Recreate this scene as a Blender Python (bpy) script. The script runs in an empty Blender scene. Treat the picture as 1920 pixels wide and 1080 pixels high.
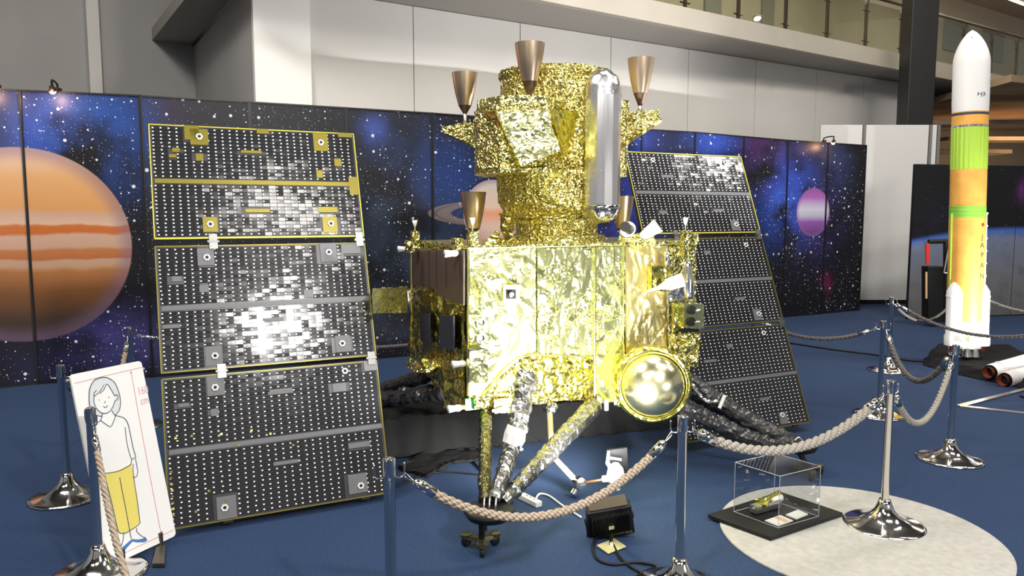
import bpy, bmesh, math, random
from mathutils import Vector, Matrix, noise
random.seed(7)
V = Vector
PI = math.pi
scn = bpy.context.scene
col = scn.collection

# ------------------------------------------------------------------ camera
FOC = 1400.0
PITCH = math.atan(138 / 1400)
CAMH = 1.7
cam = bpy.data.objects.new('camera', bpy.data.cameras.new('camera'))
col.objects.link(cam)
cam.location = (0, 0, CAMH)
cam.rotation_euler = (PI / 2 - PITCH, 0, 0)
cam.data.sensor_width = 36
cam.data.lens = FOC / 1920 * 36
cam.data.clip_end = 200
scn.camera = cam
scn.view_settings.view_transform = 'Standard'
scn.view_settings.look = 'None'
scn.view_settings.gamma = 1
scn.view_settings.exposure = 0.0
scn.view_settings.use_curve_mapping = False

# ------------------------------------------------------------------ world and lights
w = bpy.data.worlds.new('hall_air')
scn.world = w
w.use_nodes = True
w.node_tree.nodes['Background'].inputs[0].default_value = (1.0, 0.97, 0.93, 1)
w.node_tree.nodes['Background'].inputs[1].default_value = 0.30


def aim(o, tgt):
    o.rotation_euler = (V(tgt) - o.location).to_track_quat('-Z', 'Y').to_euler()


def light(kind, name, loc, energy, color=(1, 1, 1), tgt=None, size=0.1, size_y=None, angle=60, blend=0.3):
    d = bpy.data.lights.new(name, kind)
    d.energy = energy
    d.color = color
    if kind == 'AREA':
        d.size = size
        if size_y:
            d.shape = 'RECTANGLE'
            d.size_y = size_y
    else:
        d.shadow_soft_size = size
    if kind == 'SPOT':
        d.spot_size = math.radians(angle)
        d.spot_blend = blend
    o = bpy.data.objects.new(name, d)
    col.objects.link(o)
    o.location = loc
    if tgt is not None:
        aim(o, tgt)
    return o


# overhead lights added above and behind the visitor for highlights in chrome and foil
for (x, y) in ((-6, -3), (-1, -3), (5, -3), (-5, 3), (4.5, 2.5), (10, 5)):
    light('AREA', 'added_ceiling_light', (x, y, 8.4), 300, (1, .95, .88), (x, y, 0), 3.0, .7)
# theatre spots high on the right, behind the visitor
light('SPOT', 'display_spot_high', (2.9, -1.6, 4.7), 1300, (1, .97, .93), (-0.9, 4.7, 1.5), 0.16, angle=44, blend=.5)
light('SPOT', 'display_spot_middle', (-2.2, -1.0, 5.2), 700, (1, .96, .9), (1.2, 5.0, 1.5), 0.16, angle=44, blend=.5)
# unseen floor uplight, its cone shaped to light only the wall above the backdrop
light('SPOT', 'wall_wash', (4.75, 6.2, 0.50), 2000, (1, .98, .96), (4.75, 6.21, 9), 0.05, angle=138, blend=.04)
for (x, y, tx_, ty_) in ((-3.5, 4.0, -1.5, 11.0), (1.5, 5.5, 3.0, 13.0), (7.0, 7.5, 7.5, 15.5)):  # unseen overhead area lights added to brighten the walls
    light('AREA', 'added_wall_fill', (x, y, 7.8), 330, (1, .95, .88), (tx_, ty_, 2.6), 2.0, .5)
# flood lamp in front of the lander (its fixture is built below)
light('SPOT', 'floodlight_beam', (0.545, 3.93, 0.36), 560, (1, .99, .93), (0.15, 4.95, 1.0), 0.10, angle=128, blend=.55)
# second flood of the display, on the floor outside the frame at the right, mirrored in the foil
light('AREA', 'floodlight_right', (3.2, 1.75, .65), 42, (1, .99, .93), (0.0, 4.6, 1.0), .7, .5)
# flood at the foot of the rocket
light('SPOT', 'rocket_flood_beam', (5.6, 7.0, 0.2), 420, (1, .98, .92), (5.1, 8.3, .9), 0.1, angle=80, blend=.6)

# ------------------------------------------------------------------ geometry of the view, used to place things
cP, sP = math.cos(PITCH), math.sin(PITCH)


def ray(px, py):
    dx = (px - 960) / FOC
    dy = (540 - py) / FOC
    return V((dx, cP + dy * sP, -sP + dy * cP))


def G(px, py, h=0.0):
    d = ray(px, py)
    return d * ((h - CAMH) / d.z) + V((0, 0, CAMH))


def P(px, py, Y):
    d = ray(px, py)
    return d * (Y / d.y) + V((0, 0, CAMH))


def plane(px, py, o, n):
    d = ray(px, py)
    c = V((0, 0, CAMH))
    return c + d * ((o - c).dot(n) / d.dot(n))


# ------------------------------------------------------------------ materials
def nt_new(name):
    m = bpy.data.materials.new(name)
    m.use_nodes = True
    return m, m.node_tree, m.node_tree.nodes['Principled BSDF']


def mat(name, c, rough=.5, metal=0.0, bump=None, var=None, spec=None, emit=None, coat=0, coords='Object', aniso=0):
    m, t, b = nt_new(name)
    N, L = t.nodes, t.links
    b.inputs['Base Color'].default_value = (*c, 1)
    b.inputs['Roughness'].default_value = rough
    b.inputs['Metallic'].default_value = metal
    if spec is not None:
        b.inputs['Specular IOR Level'].default_value = spec
    if coat:
        b.inputs['Coat Weight'].default_value = coat
        b.inputs['Coat Roughness'].default_value = .05
    if emit:
        b.inputs['Emission Color'].default_value = (*c, 1)
        b.inputs['Emission Strength'].default_value = emit
    tc = N.new('ShaderNodeTexCoord')
    if var:
        sc, amt = var
        n = N.new('ShaderNodeTexNoise')
        n.inputs['Scale'].default_value = sc
        n.inputs['Detail'].default_value = 5
        L.new(tc.outputs[coords], n.inputs['Vector'])
        r = N.new('ShaderNodeMapRange')
        r.inputs['From Min'].default_value = .3
        r.inputs['From Max'].default_value = .7
        r.inputs['To Min'].default_value = 1 - amt
        r.inputs['To Max'].default_value = 1 + amt
        L.new(n.outputs['Fac'], r.inputs['Value'])
        mx = N.new('ShaderNodeMix')
        mx.data_type = 'RGBA'
        mx.blend_type = 'MULTIPLY'
        mx.inputs['Factor'].default_value = 1
        mx.inputs['A'].default_value = (*c, 1)
        L.new(r.outputs['Result'], mx.inputs['B'])
        L.new(mx.outputs['Result'], b.inputs['Base Color'])
    if bump:
        sc, st, dist = bump[:3]
        n = N.new('ShaderNodeTexNoise')
        n.inputs['Scale'].default_value = sc
        n.inputs['Detail'].default_value = 4
        L.new(tc.outputs[coords], n.inputs['Vector'])
        bp = N.new('ShaderNodeBump')
        bp.inputs['Strength'].default_value = st
        bp.inputs['Distance'].default_value = dist
        L.new(n.outputs['Fac'], bp.inputs['Height'])
        L.new(bp.outputs['Normal'], b.inputs['Normal'])
    return m


def foilmat(name, c, rough, scale=22, strength=.5, stretch=(1, 1, 1), dist=.01, metal=1.0, rot=(0, 0, 0)):
    """Crinkled film: creases between flat facets, as fine relief."""
    m, t, b = nt_new(name)
    N, L = t.nodes, t.links
    b.inputs['Base Color'].default_value = (*c, 1)
    b.inputs['Metallic'].default_value = metal
    b.inputs['Roughness'].default_value = rough
    tc = N.new('ShaderNodeTexCoord')
    mp = N.new('ShaderNodeMapping')
    mp.inputs['Scale'].default_value = stretch
    mp.inputs['Rotation'].default_value = rot
    L.new(tc.outputs['Object'], mp.inputs['Vector'])
    nz = N.new('ShaderNodeTexNoise')
    nz.inputs['Scale'].default_value = scale * .35
    nz.inputs['Detail'].default_value = 2
    L.new(mp.outputs['Vector'], nz.inputs['Vector'])
    mx = N.new('ShaderNodeMix')
    mx.data_type = 'VECTOR'
    mx.inputs['Factor'].default_value = .12
    L.new(mp.outputs['Vector'], mx.inputs['A'])
    L.new(nz.outputs['Color'], mx.inputs['B'])
    v = N.new('ShaderNodeTexVoronoi')
    v.feature = 'DISTANCE_TO_EDGE'
    v.inputs['Scale'].default_value = scale
    L.new(mx.outputs['Result'], v.inputs['Vector'])
    v2 = N.new('ShaderNodeTexVoronoi')
    v2.feature = 'F1'
    v2.inputs['Scale'].default_value = scale * 2.3
    L.new(mx.outputs['Result'], v2.inputs['Vector'])
    ad = N.new('ShaderNodeMath')
    ad.operation = 'MULTIPLY_ADD'
    L.new(v2.outputs['Distance'], ad.inputs[0])
    ad.inputs[1].default_value = .35
    L.new(v.outputs['Distance'], ad.inputs[2])
    bp = N.new('ShaderNodeBump')
    bp.inputs['Strength'].default_value = strength
    bp.inputs['Distance'].default_value = dist
    L.new(ad.outputs[0], bp.inputs['Height'])
    L.new(bp.outputs['Normal'], b.inputs['Normal'])
    return m


def ropemat(name, c):
    m, t, b = nt_new(name)
    N, L = t.nodes, t.links
    b.inputs['Roughness'].default_value = .8
    tc = N.new('ShaderNodeTexCoord')
    wv = N.new('ShaderNodeTexWave')
    wv.wave_type = 'BANDS'
    wv.bands_direction = 'DIAGONAL'
    wv.inputs['Scale'].default_value = 24
    wv.inputs['Distortion'].default_value = 2
    L.new(tc.outputs['Object'], wv.inputs['Vector'])
    cr = N.new('ShaderNodeValToRGB')
    cr.color_ramp.elements[0].color = (c[0] * .55, c[1] * .5, c[2] * .46, 1)
    cr.color_ramp.elements[1].color = (*c, 1)
    L.new(wv.outputs['Fac'], cr.inputs['Fac'])
    L.new(cr.outputs['Color'], b.inputs['Base Color'])
    bp = N.new('ShaderNodeBump')
    bp.inputs['Strength'].default_value = .6
    bp.inputs['Distance'].default_value = .004
    L.new(wv.outputs['Fac'], bp.inputs['Height'])
    L.new(bp.outputs['Normal'], b.inputs['Normal'])
    return m


M = dict(
    carpet=mat('blue_carpet', (.0075, .029, .086), .95, bump=(420, .5, .004), var=(60, .22)),
    rug=mat('grey_carpet', (.39, .38, .355), .95, bump=(300, .4, .004), var=(26, .10)),
    wall=mat('painted_wall', (.60, .58, .55), .75, var=(.8, .04)),
    wall_dark=mat('grey_wall', (.36, .35, .34), .8, var=(.7, .06)),
    pillar=mat('lit_white_paint', (.80, .785, .76), .6),
    slab=mat('beige_slab', (.40, .365, .31), .7, var=(1.2, .06)),
    soffit=mat('grey_soffit', (.33, .31, .28), .8),
    brownceil=mat('brown_ceiling', (.34, .24, .15), .7, var=(1, .2)),
    upwall=mat('upper_wall', (.42, .38, .30), .8, var=(1, .06)),
    doorgrey=mat('grey_door', (.22, .22, .20), .6),
    roof=mat('dark_roof', (.10, .097, .09), .9),
    column=mat('black_column', (.014, .013, .013), .5, spec=.3),
    darkmetal=mat('bronze_rail', (.10, .085, .06), .35, .8),
    chrome=mat('chrome', (.78, .76, .73), .10, 1.0),
    pole=mat('polished_pole', (.82, .78, .73), .12, 1.0),
    steel=mat('brushed_steel', (.55, .54, .52), .28, 1.0),
    black=mat('black_plastic', (.010, .010, .010), .5, spec=.25),
    blackcloth=mat('black_cloth', (.011, .011, .012), .9, spec=.15, bump=(60, .4, .01)),
    rope=ropemat('grey_rope', (.44, .36, .28)),
    rope_light=ropemat('light_rope', (.38, .36, .32)),
    rope_dark=ropemat('dark_rope', (.14, .13, .12)),
    white=mat('white_plastic', (.66, .66, .64), .4),
    board=mat('white_board', (.80, .80, .79), .45),
    panelwhite=mat('white_partition', (.62, .61, .60), .6),
    bdframe=mat('black_frame', (.008, .008, .009), .4),
    gold=foilmat('gold_foil', (.82, .77, .30), .17, 20, 1.0, dist=.024),
    goldfine=foilmat('gold_foil_fine', (.70, .62, .22), .19, 26, 1.0, dist=.024),
    goldbig=foilmat('gold_foil_smooth', (.90, .91, .44), .20, 5, .35, (1.0, 1.0, .6), .03, .95, (0, .5, 0)),
    goldcrease=foilmat('gold_foil_creased', (.88, .90, .44), .17, 6, .35, (.9, 1.0, .4), .03, .96, (0, -.85, 0)),
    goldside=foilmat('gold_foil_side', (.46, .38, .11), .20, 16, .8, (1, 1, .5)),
    ochre=foilmat('ochre_foil', (.85, .73, .33), .28, 9, .5, (1, 1, .5), .02, .9),
    yellow=foilmat('yellow_film', (.82, .76, .19), .18, 9, .5, dist=.02),
    amber=mat('amber_tape', (.19, .155, .012), .3, .4),
    amberedge=mat('yellow_edge', (.50, .44, .04), .35, .3),
    silver=foilmat('silver_foil', (.90, .89, .90), .14, 9, .12, (1, 1, .15)),
    silvertank=foilmat('silver_tank_foil', (.95, .94, .96), .24, 7, .22, (1.6, 1.6, .10), .012),
    legfoil=foilmat('leg_wrap', (.30, .30, .29), .25, 16, .8, (1, 1, .7), .012),
    legdark=foilmat('dark_leg_wrap', (.16, .15, .08), .25, 22, .9, (1, 1, .8), .012),
    blackfilm=foilmat('black_film', (.030, .030, .032), .24, 14, .9, (1, 1, 1), .012, 0.0),
    bronze=mat('bronze_bell', (.74, .57, .40), .32, 1.0),
    bronzedark=mat('dark_bell_base', (.10, .065, .045), .45, .8),
    cell=mat('solar_cell', (.022, .022, .025), .11, 0, spec=.42),
    cellboard=mat('panel_board', (.030, .030, .032), .3),
    tab=mat('cell_tab', (.85, .85, .84), .35),
    patch=mat('grey_patch', (.115, .115, .125), .45),
    radiator=mat('radiator', (.105, .075, .062), .28, .35, bump=(5, .2, .01)),
    darkpanel=mat('dark_window', (.025, .026, .034), .35),
    hinge=mat('hinge_metal', (.26, .26, .25), .25, .9),
    beige=mat('beige_tube', (.62, .50, .32), .55),
    copper=mat('copper_tube', (.60, .28, .14), .3, .8),
    green=mat('green_board', (.03, .22, .13), .4),
    spheregold=mat('gold_sphere', (.94, .90, .56), .22, 1.0, bump=(4, .15, .02)),
    rocketwhite=mat('rocket_white', (.78, .77, .76), .4),
    orange=mat('rocket_orange', (.72, .36, .07), .55, var=(8, .12)),
    limegreen=mat('rocket_green', (.38, .60, .06), .5),
    greenband=mat('rocket_green_band', (.20, .48, .06), .5),
    red=mat('red_plastic', (.55, .03, .02), .4),
    rednozzle=mat('red_brown_nozzle', (.25, .05, .03), .35, .3),
    ink=mat('ink_line', (.03, .04, .07), .7),
    pinkink=mat('pink_line', (.62, .25, .25), .7),
    palepink=mat('pale_pink_lettering', (.62, .36, .35), .7),
    yellowprint=mat('yellow_trousers_print', (.72, .62, .14), .6),
    blueprint=mat('blue_shoe_print', (.05, .16, .45), .6),
    paleprint=mat('pale_shirt_print', (.62, .66, .68), .6),
    card=mat('card', (.82, .80, .74), .5),
    cardorange=mat('orange_print', (.80, .45, .18), .6),
    paleyellow=mat('pale_yellow_metal', (.66, .62, .30), .4, .3),
    bulb=mat('warm_bulb', (1, .62, .35), .5, emit=14),
    cove=mat('ceiling_cove_light', (1, .93, .78), .5, emit=2.2),
    glass_glint=mat('glass_glint', (1, .95, .85), .5, emit=5),
    lamplens=mat('flood_lens', (1, .98, .9), .5, emit=3),
    wood=mat('pale_wood', (.55, .35, .18), .6),
)
# glass (railing) and acrylic (case)
def glassmat(name, c, rough, alpha):
    m, t, b = nt_new(name)
    N, L = t.nodes, t.links
    out = [n for n in N if n.type == 'OUTPUT_MATERIAL'][0]
    g = N.new('ShaderNodeBsdfGlossy')
    g.inputs['Roughness'].default_value = rough
    tr = N.new('ShaderNodeBsdfTransparent')
    tr.inputs['Color'].default_value = (*c, 1)
    lw = N.new('ShaderNodeLayerWeight')
    lw.inputs['Blend'].default_value = .5
    fr = N.new('ShaderNodeMath')
    fr.operation = 'POWER'
    fr.inputs[1].default_value = 4
    L.new(lw.outputs['Facing'], fr.inputs[0])
    ad = N.new('ShaderNodeMath')
    ad.operation = 'ADD'
    ad.inputs[1].default_value = alpha
    L.new(fr.outputs[0], ad.inputs[0])
    mx = N.new('ShaderNodeMixShader')
    L.new(ad.outputs[0], mx.inputs[0])
    L.new(tr.outputs[0], mx.inputs[1])
    L.new(g.outputs[0], mx.inputs[2])
    L.new(mx.outputs[0], out.inputs['Surface'])
    return m


M['railglass'] = glassmat('rail_glass', (.80, .82, .74), .04, .02)
M['acrylic'] = glassmat('acrylic', (.93, .94, .95), .02, .01)
M['acrylic_edge'] = mat('acrylic_edge', (.45, .47, .47), .2)


# ------------------------------------------------------------------ backdrop print (all artwork printed on the panels)
def backdrop_material(name, planets, blobs, base=(.010, .010, .014), star=1.0):
    m, t, b = nt_new(name)
    N, L = t.nodes, t.links
    b.inputs['Roughness'].default_value = .42
    b.inputs['Specular IOR Level'].default_value = .3
    uv = N.new('ShaderNodeUVMap')
    uv.uv_map = 'UVMap'
    sep = N.new('ShaderNodeSeparateXYZ')
    L.new(uv.outputs[0], sep.inputs[0])
    S, Hh = sep.outputs[0], sep.outputs[1]

    def ma(op, a, c=None, d=None, clamp=False):
        n = N.new('ShaderNodeMath')
        n.operation = op
        n.use_clamp = clamp
        for i, x in enumerate((a, c, d)):
            if x is None:
                continue
            if isinstance(x, (int, float)):
                n.inputs[i].default_value = x
            else:
                L.new(x, n.inputs[i])
        return n.outputs[0]

    def mixc(f, a, c, mode='MIX'):
        n = N.new('ShaderNodeMix')
        n.data_type = 'RGBA'
        n.blend_type = mode
        for k, x in (('Factor', f), ('A', a), ('B', c)):
            if isinstance(x, tuple):
                n.inputs[k].default_value = (*x, 1)
            elif isinstance(x, (int, float)):
                n.inputs[k].default_value = x
            else:
                L.new(x, n.inputs[k])
        return n.outputs['Result']

    def smooth(x, a, c, lo=0.0, hi=1.0):
        n = N.new('ShaderNodeMapRange')
        n.interpolation_type = 'SMOOTHSTEP'
        n.inputs[1].default_value = a
        n.inputs[2].default_value = c
        n.inputs[3].default_value = lo
        n.inputs[4].default_value = hi
        L.new(x, n.inputs[0])
        return n.outputs[0]

    def dist(cs, ch, rs, rh):
        a = ma('DIVIDE', ma('SUBTRACT', S, cs), rs)
        c = ma('DIVIDE', ma('SUBTRACT', Hh, ch), rh)
        return ma('SQRT', ma('ADD', ma('MULTIPLY', a, a), ma('MULTIPLY', c, c)))

    def nz(scale, detail=4):
        n = N.new('ShaderNodeTexNoise')
        n.inputs['Scale'].default_value = scale
        n.inputs['Detail'].default_value = detail
        L.new(uv.outputs[0], n.inputs['Vector'])
        return n.outputs['Fac']

    c = base
    n1 = nz(1.6)
    for (cs, ch, rs, rh, colr) in blobs:
        d = dist(cs, ch, rs, rh)
        f = ma('MULTIPLY', smooth(d, 1.0, 0.0), smooth(n1, .30, .62), clamp=True)
        c = mixc(f, c, tuple(q_ * .62 for q_ in colr), 'ADD')
    # stars of three sizes, in drifts
    dens = nz(.9, 3)
    for sc_, thr, keep in ((6.5, .13, .62), (13, .12, .60), (34, .12, .66)):
        v = N.new('ShaderNodeTexVoronoi')
        v.voronoi_dimensions = '2D'
        v.inputs['Scale'].default_value = sc_
        L.new(uv.outputs[0], v.inputs['Vector'])
        sp = N.new('ShaderNodeSeparateColor')
        L.new(v.outputs['Color'], sp.inputs[0])
        r = ma('MULTIPLY', ma('MULTIPLY', sp.outputs[1], thr), star)
        on = ma('LESS_THAN', v.outputs['Distance'], r)
        k = ma('GREATER_THAN', ma('ADD', sp.outputs[0], ma('MULTIPLY', ma('SUBTRACT', dens, .5), 1.6)), keep)
        c = mixc(ma('MULTIPLY', on, k), c, (.75, .80, .88))
    for kind, cs, ch, r, rh in planets:
        d = dist(cs, ch, r, rh)
        hb = ma('DIVIDE', ma('SUBTRACT', Hh, ch), rh)
        if kind == 'ring':
            # flat elliptical ring seen obliquely
            band = ma('MULTIPLY', smooth(d, .62, .68), smooth(d, 1.0, .96))
            c = mixc(ma('MULTIPLY', band, .55), c, (.34, .25, .20))
            gap = ma('MULTIPLY', smooth(d, .84, .86), smooth(d, .91, .89))
            c = mixc(ma('MULTIPLY', gap, .8), c, (.10, .09, .10))
            continue
        inside = smooth(d, 1.0, .985)
        warp = ma('MULTIPLY', ma('SUBTRACT', nz(3.2, 6), .5), .10)
        y = ma('ADD', hb, warp)
        cr = N.new('ShaderNodeValToRGB')
        el = cr.color_ramp.elements
        L.new(ma('MULTIPLY_ADD', y, .5, .5), cr.inputs['Fac'])
        if kind == 'jupiter':
            stops = [(0, (.03, .02, .02)), (.12, (.07, .04, .025)), (.26, (.22, .09, .03)), (.36, (.44, .18, .06)),
                     (.39, (.58, .34, .20)), (.42, (.56, .36, .26)), (.43, (.50, .16, .05)), (.475, (.55, .20, .07)), (.49, (.62, .38, .26)),
                     (.55, (.66, .42, .30)), (.565, (.60, .16, .035)), (.60, (.62, .18, .04)), (.61, (.75, .50, .36)), (.66, (.66, .42, .30)),
                     (.69, (.74, .36, .13)), (.84, (.76, .42, .18)), (.93, (.78, .52, .34)), (1, (.70, .52, .45))]
        elif kind == 'purple':
            stops = [(0, (.10, .05, .14)), (.3, (.28, .10, .40)), (.42, (.50, .46, .62)), (.55, (.62, .62, .72)),
                     (.68, (.52, .40, .66)), (.8, (.42, .14, .50)), (1, (.30, .10, .38))]
        elif kind == 'earth':
            stops = [(0, (.02, .02, .02)), (.35, (.02, .018, .016)), (.62, (.035, .032, .030)), (.80, (.08, .075, .072)),
                     (.93, (.19, .19, .20)), (.985, (.20, .24, .36)), (1, (.05, .12, .45))]
        else:
            stops = [(0, (.60, .38, .30)), (.3, (.72, .52, .42)), (.5, (.78, .34, .18)), (.6, (.75, .55, .42)), (1, (.6, .55, .5))]
        while len(el) < len(stops):
            el.new(.5)
        for e_, (p_, c_) in zip(el, stops):
            e_.position = p_
            e_.color = (*c_, 1)
        pc = cr.outputs['Color']
        if kind == 'earth':
            pc = mixc(smooth(nz(2.2, 8), .50, .70, 0, .55), pc, (.035, .040, .075))
            cr2 = N.new('ShaderNodeValToRGB')
            # radial bands for the limb
            L.new(d, cr2.inputs['Fac'])
            e2 = cr2.color_ramp.elements
            e2[0].position = .90; e2[0].color = (0, 0, 0, 1)
            e2[1].position = .99; e2[1].color = (1, 1, 1, 1)
            e3 = cr2.color_ramp.elements.new(.975); e3.color = (0, 0, 0, 1)
            pc = mixc(cr2.outputs['Color'], pc, (.08, .18, .62))
        # painted sphere: the printed picture darkens to its lower right limb
        c = mixc(inside, c, pc)
        if kind != 'earth':
            limb = ma('MULTIPLY', smooth(d, .80, .985, 0, .55), inside)
            c = mixc(limb, c, (.20, .13, .22) if kind == 'jupiter' else (.25, .12, .3))
    c = mixc(1.0, c, (.74, .74, .74), 'MULTIPLY')
    L.new(c, b.inputs['Base Color'])
    return m


# ------------------------------------------------------------------ helpers
MATW = {}


def _new(name, me):
    o = bpy.data.objects.new(name, me)
    col.objects.link(o)
    return o


def tag(o, label=None, cat=None, group=None, kind=None):
    if label: o['label'] = label
    if cat: o['category'] = cat
    if group: o['group'] = group
    if kind: o['kind'] = kind
    return o


def thing(name, label, cat, loc=(0, 0, 0), rotz=0, group=None):
    o = _new(name, None)
    o.location = loc
    o.rotation_euler = (0, 0, rotz)
    MATW[o.name] = Matrix.Translation(V(loc)) @ Matrix.Rotation(rotz, 4, 'Z')
    return tag(o, label, cat, group)


def root_mat(o):
    return MATW.get(o.name, Matrix.Identity(4))


def obj(name, bm, m, parent=None, smooth=False, local=False, loc=None, bevel=0, shade_angle=None, normals=True):
    """bm is in world coordinates unless local=True (then in the coordinates of the parent)."""
    mw = Matrix.Identity(4)
    if parent is not None:
        mw = root_mat(parent)
    elif loc is not None:
        mw = Matrix.Translation(V(loc))
    if not local:
        bm.transform(mw.inverted())
    if normals:
        bmesh.ops.recalc_face_normals(bm, faces=bm.faces)
    me = bpy.data.meshes.new(name)
    if smooth:
        for f in bm.faces:
            f.smooth = True
    bm.to_mesh(me)
    bm.free()
    for mm in (m if isinstance(m, (list, tuple)) else [m]):
        me.materials.append(mm)
    o = _new(name, me)
    if parent is not None:
        o.parent = parent
        if parent.type == 'MESH' or parent.name not in MATW:
            pass
        MATW[o.name] = mw
    elif loc is not None:
        o.location = loc
        MATW[o.name] = mw
    if smooth and shade_angle:
        try:
            me.set_sharp_from_angle(angle=math.radians(shade_angle))
        except Exception:
            pass
    if bevel:
        bv = o.modifiers.new('bevel', 'BEVEL')
        bv.width = bevel
        bv.segments = 2
        bv.limit_method = 'ANGLE'
    return o


def B():
    return bmesh.new()


def box(bm, c, s, R=None, mi=0):
    c = V(c)
    R = R or Matrix.Identity(3)
    vs = []
    for k in (-1, 1):
        for j in (-1, 1):
            for i in (-1, 1):
                vs.append(bm.verts.new(c + R @ V((i * s[0] / 2, j * s[1] / 2, k * s[2] / 2))))
    for q in ((0, 2, 3, 1), (4, 5, 7, 6), (0, 1, 5, 4), (2, 6, 7, 3), (0, 4, 6, 2), (1, 3, 7, 5)):
        f = bm.faces.new([vs[i] for i in q])
        f.material_index = mi
    return vs


def prism(bm, lo, hi, mi=0):
    """two matching loops of points -> closed solid"""
    a = [bm.verts.new(p) for p in lo]
    b = [bm.verts.new(p) for p in hi]
    n = len(a)
    fs = [bm.faces.new(a[::-1]), bm.faces.new(b)]
    for i in range(n):
        fs.append(bm.faces.new((a[i], a[(i + 1) % n], b[(i + 1) % n], b[i])))
    for f in fs:
        f.material_index = mi


def slab(bm, pts, off, mi=0):
    pts = [V(p) for p in pts]
    prism(bm, pts, [p + V(off) for p in pts], mi)


def frame_of(d):
    d = d.normalized()
    a = V((0, 0, 1)) if abs(d.z) < .95 else V((1, 0, 0))
    x = d.cross(a).normalized()
    return x, x.cross(d).normalized()


def tube(bm, pts, r, n=10, caps=True, wob=0, mi=0):
    pts = [V(p) for p in pts]
    rings = []
    x = y = None
    for i, p in enumerate(pts):
        d = (pts[min(i + 1, len(pts) - 1)] - pts[max(i - 1, 0)]).normalized()
        if x is None:
            x, y = frame_of(d)
        else:
            x = (x - d * x.dot(d)).normalized()
            y = x.cross(d).normalized()
        rr = r[i] if isinstance(r, (list, tuple)) else r
        ring = []
        for k in range(n):
            a = 2 * PI * k / n
            q = rr
            if wob:
                q = rr * (1 + wob * (noise.noise(p * 14 + V((math.cos(a), math.sin(a), 0)) * 1.3)
                                     + .6 * noise.noise(p * 37 + V((math.cos(a) * 2, math.sin(a) * 2, 3)))))
            ring.append(bm.verts.new(p + (x * math.cos(a) + y * math.sin(a)) * q))
        rings.append(ring)
    for a, b in zip(rings, rings[1:]):
        for k in range(n):
            f = bm.faces.new((a[k], a[(k + 1) % n], b[(k + 1) % n], b[k]))
            f.material_index = mi
    if caps:
        bm.faces.new(rings[0][::-1]).material_index = mi
        bm.faces.new(rings[-1]).material_index = mi


def lathe(bm, prof, o=(0, 0, 0), axis=(0, 0, 1), n=32, cap0=True, cap1=True, mi=0):
    o = V(o)
    ax = V(axis).normalized()
    x, y = frame_of(ax)
    rings = []
    for r, z in prof:
        if r < 1e-6:
            rings.append([bm.verts.new(o + ax * z)])
        else:
            rings.append([bm.verts.new(o + ax * z + (x * math.cos(2 * PI * k / n) + y * math.sin(2 * PI * k / n)) * r) for k in range(n)])
    for a, b in zip(rings, rings[1:]):
        if len(a) == 1 and len(b) == 1:
            continue
        for k in range(n):
            k2 = (k + 1) % n
            if len(a) == 1:
                f = bm.faces.new((a[0], b[k2], b[k]))
            elif len(b) == 1:
                f = bm.faces.new((a[k], a[k2], b[0]))
            else:
                f = bm.faces.new((a[k], a[k2], b[k2], b[k]))
            f.material_index = mi
    if cap0 and len(rings[0]) > 1:
        bm.faces.new(rings[0][::-1]).material_index = mi
    if cap1 and len(rings[-1]) > 1:
        bm.faces.new(rings[-1]).material_index = mi


def sphere(bm, c, r, seg=20, sc=(1, 1, 1), mi=0):
    n = seg
    prof = [(math.sin(PI * i / (n // 2)) * r, -math.cos(PI * i / (n // 2)) * r) for i in range(n // 2 + 1)]
    k = len(bm.verts)
    lathe(bm, prof, (0, 0, 0), (0, 0, 1), n, False, False, mi)
    bm.verts.ensure_lookup_table()
    for v in list(bm.verts)[k:]:
        v.co = V((v.co.x * sc[0], v.co.y * sc[1], v.co.z * sc[2])) + V(c)


def crumple(bm, edge, amp, freq, seed=0, st=(1, 1, 1), fine=.35, passes=9):
    """subdivide to facets of size edge and push them in and out into creases"""
    bmesh.ops.recalc_face_normals(bm, faces=bm.faces)
    bmesh.ops.triangulate(bm, faces=bm.faces)
    for _ in range(passes):
        es = [e for e in bm.edges if e.calc_length() > edge]
        if not es:
            break
        bmesh.ops.subdivide_edges(bm, edges=es, cuts=1)
        bmesh.ops.triangulate(bm, faces=[f for f in bm.faces if len(f.verts) > 3])
    bm.normal_update()
    off = V((seed * 7.13, seed * 3.7, seed * 1.9))
    mv = []
    for v in bm.verts:
        p = V((v.co.x * st[0], v.co.y * st[1], v.co.z * st[2]))
        p = p + noise.noise_vector(p * freq * .5 + off) * (.35 / freq)
        d = noise.voronoi(p * freq + off)[0]
        h = amp * ((d[1] - d[0]) - .35)
        d = noise.voronoi(p * freq * 2.6 + off)[0]
        h += amp * fine * ((d[1] - d[0]) - .35)
        mv.append(v.normal * h)
    for v, m_ in zip(bm.verts, mv):
        v.co += m_


def curve_pts(pts, n=10):
    """Catmull-Rom through points"""
    pts = [V(p) for p in pts]
    out = []
    e = [pts[0] * 2 - pts[1]] + pts + [pts[-1] * 2 - pts[-2]]
    for i in range(1, len(e) - 2):
        p0, p1, p2, p3 = e[i - 1:i + 3]
        for k in range(n):
            t = k / n
            out.append(.5 * ((2 * p1) + (p2 - p0) * t + (2 * p0 - 5 * p1 + 4 * p2 - p3) * t * t + (3 * p1 - p0 - 3 * p2 + p3) * t ** 3))
    out.append(pts[-1])
    return out


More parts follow.
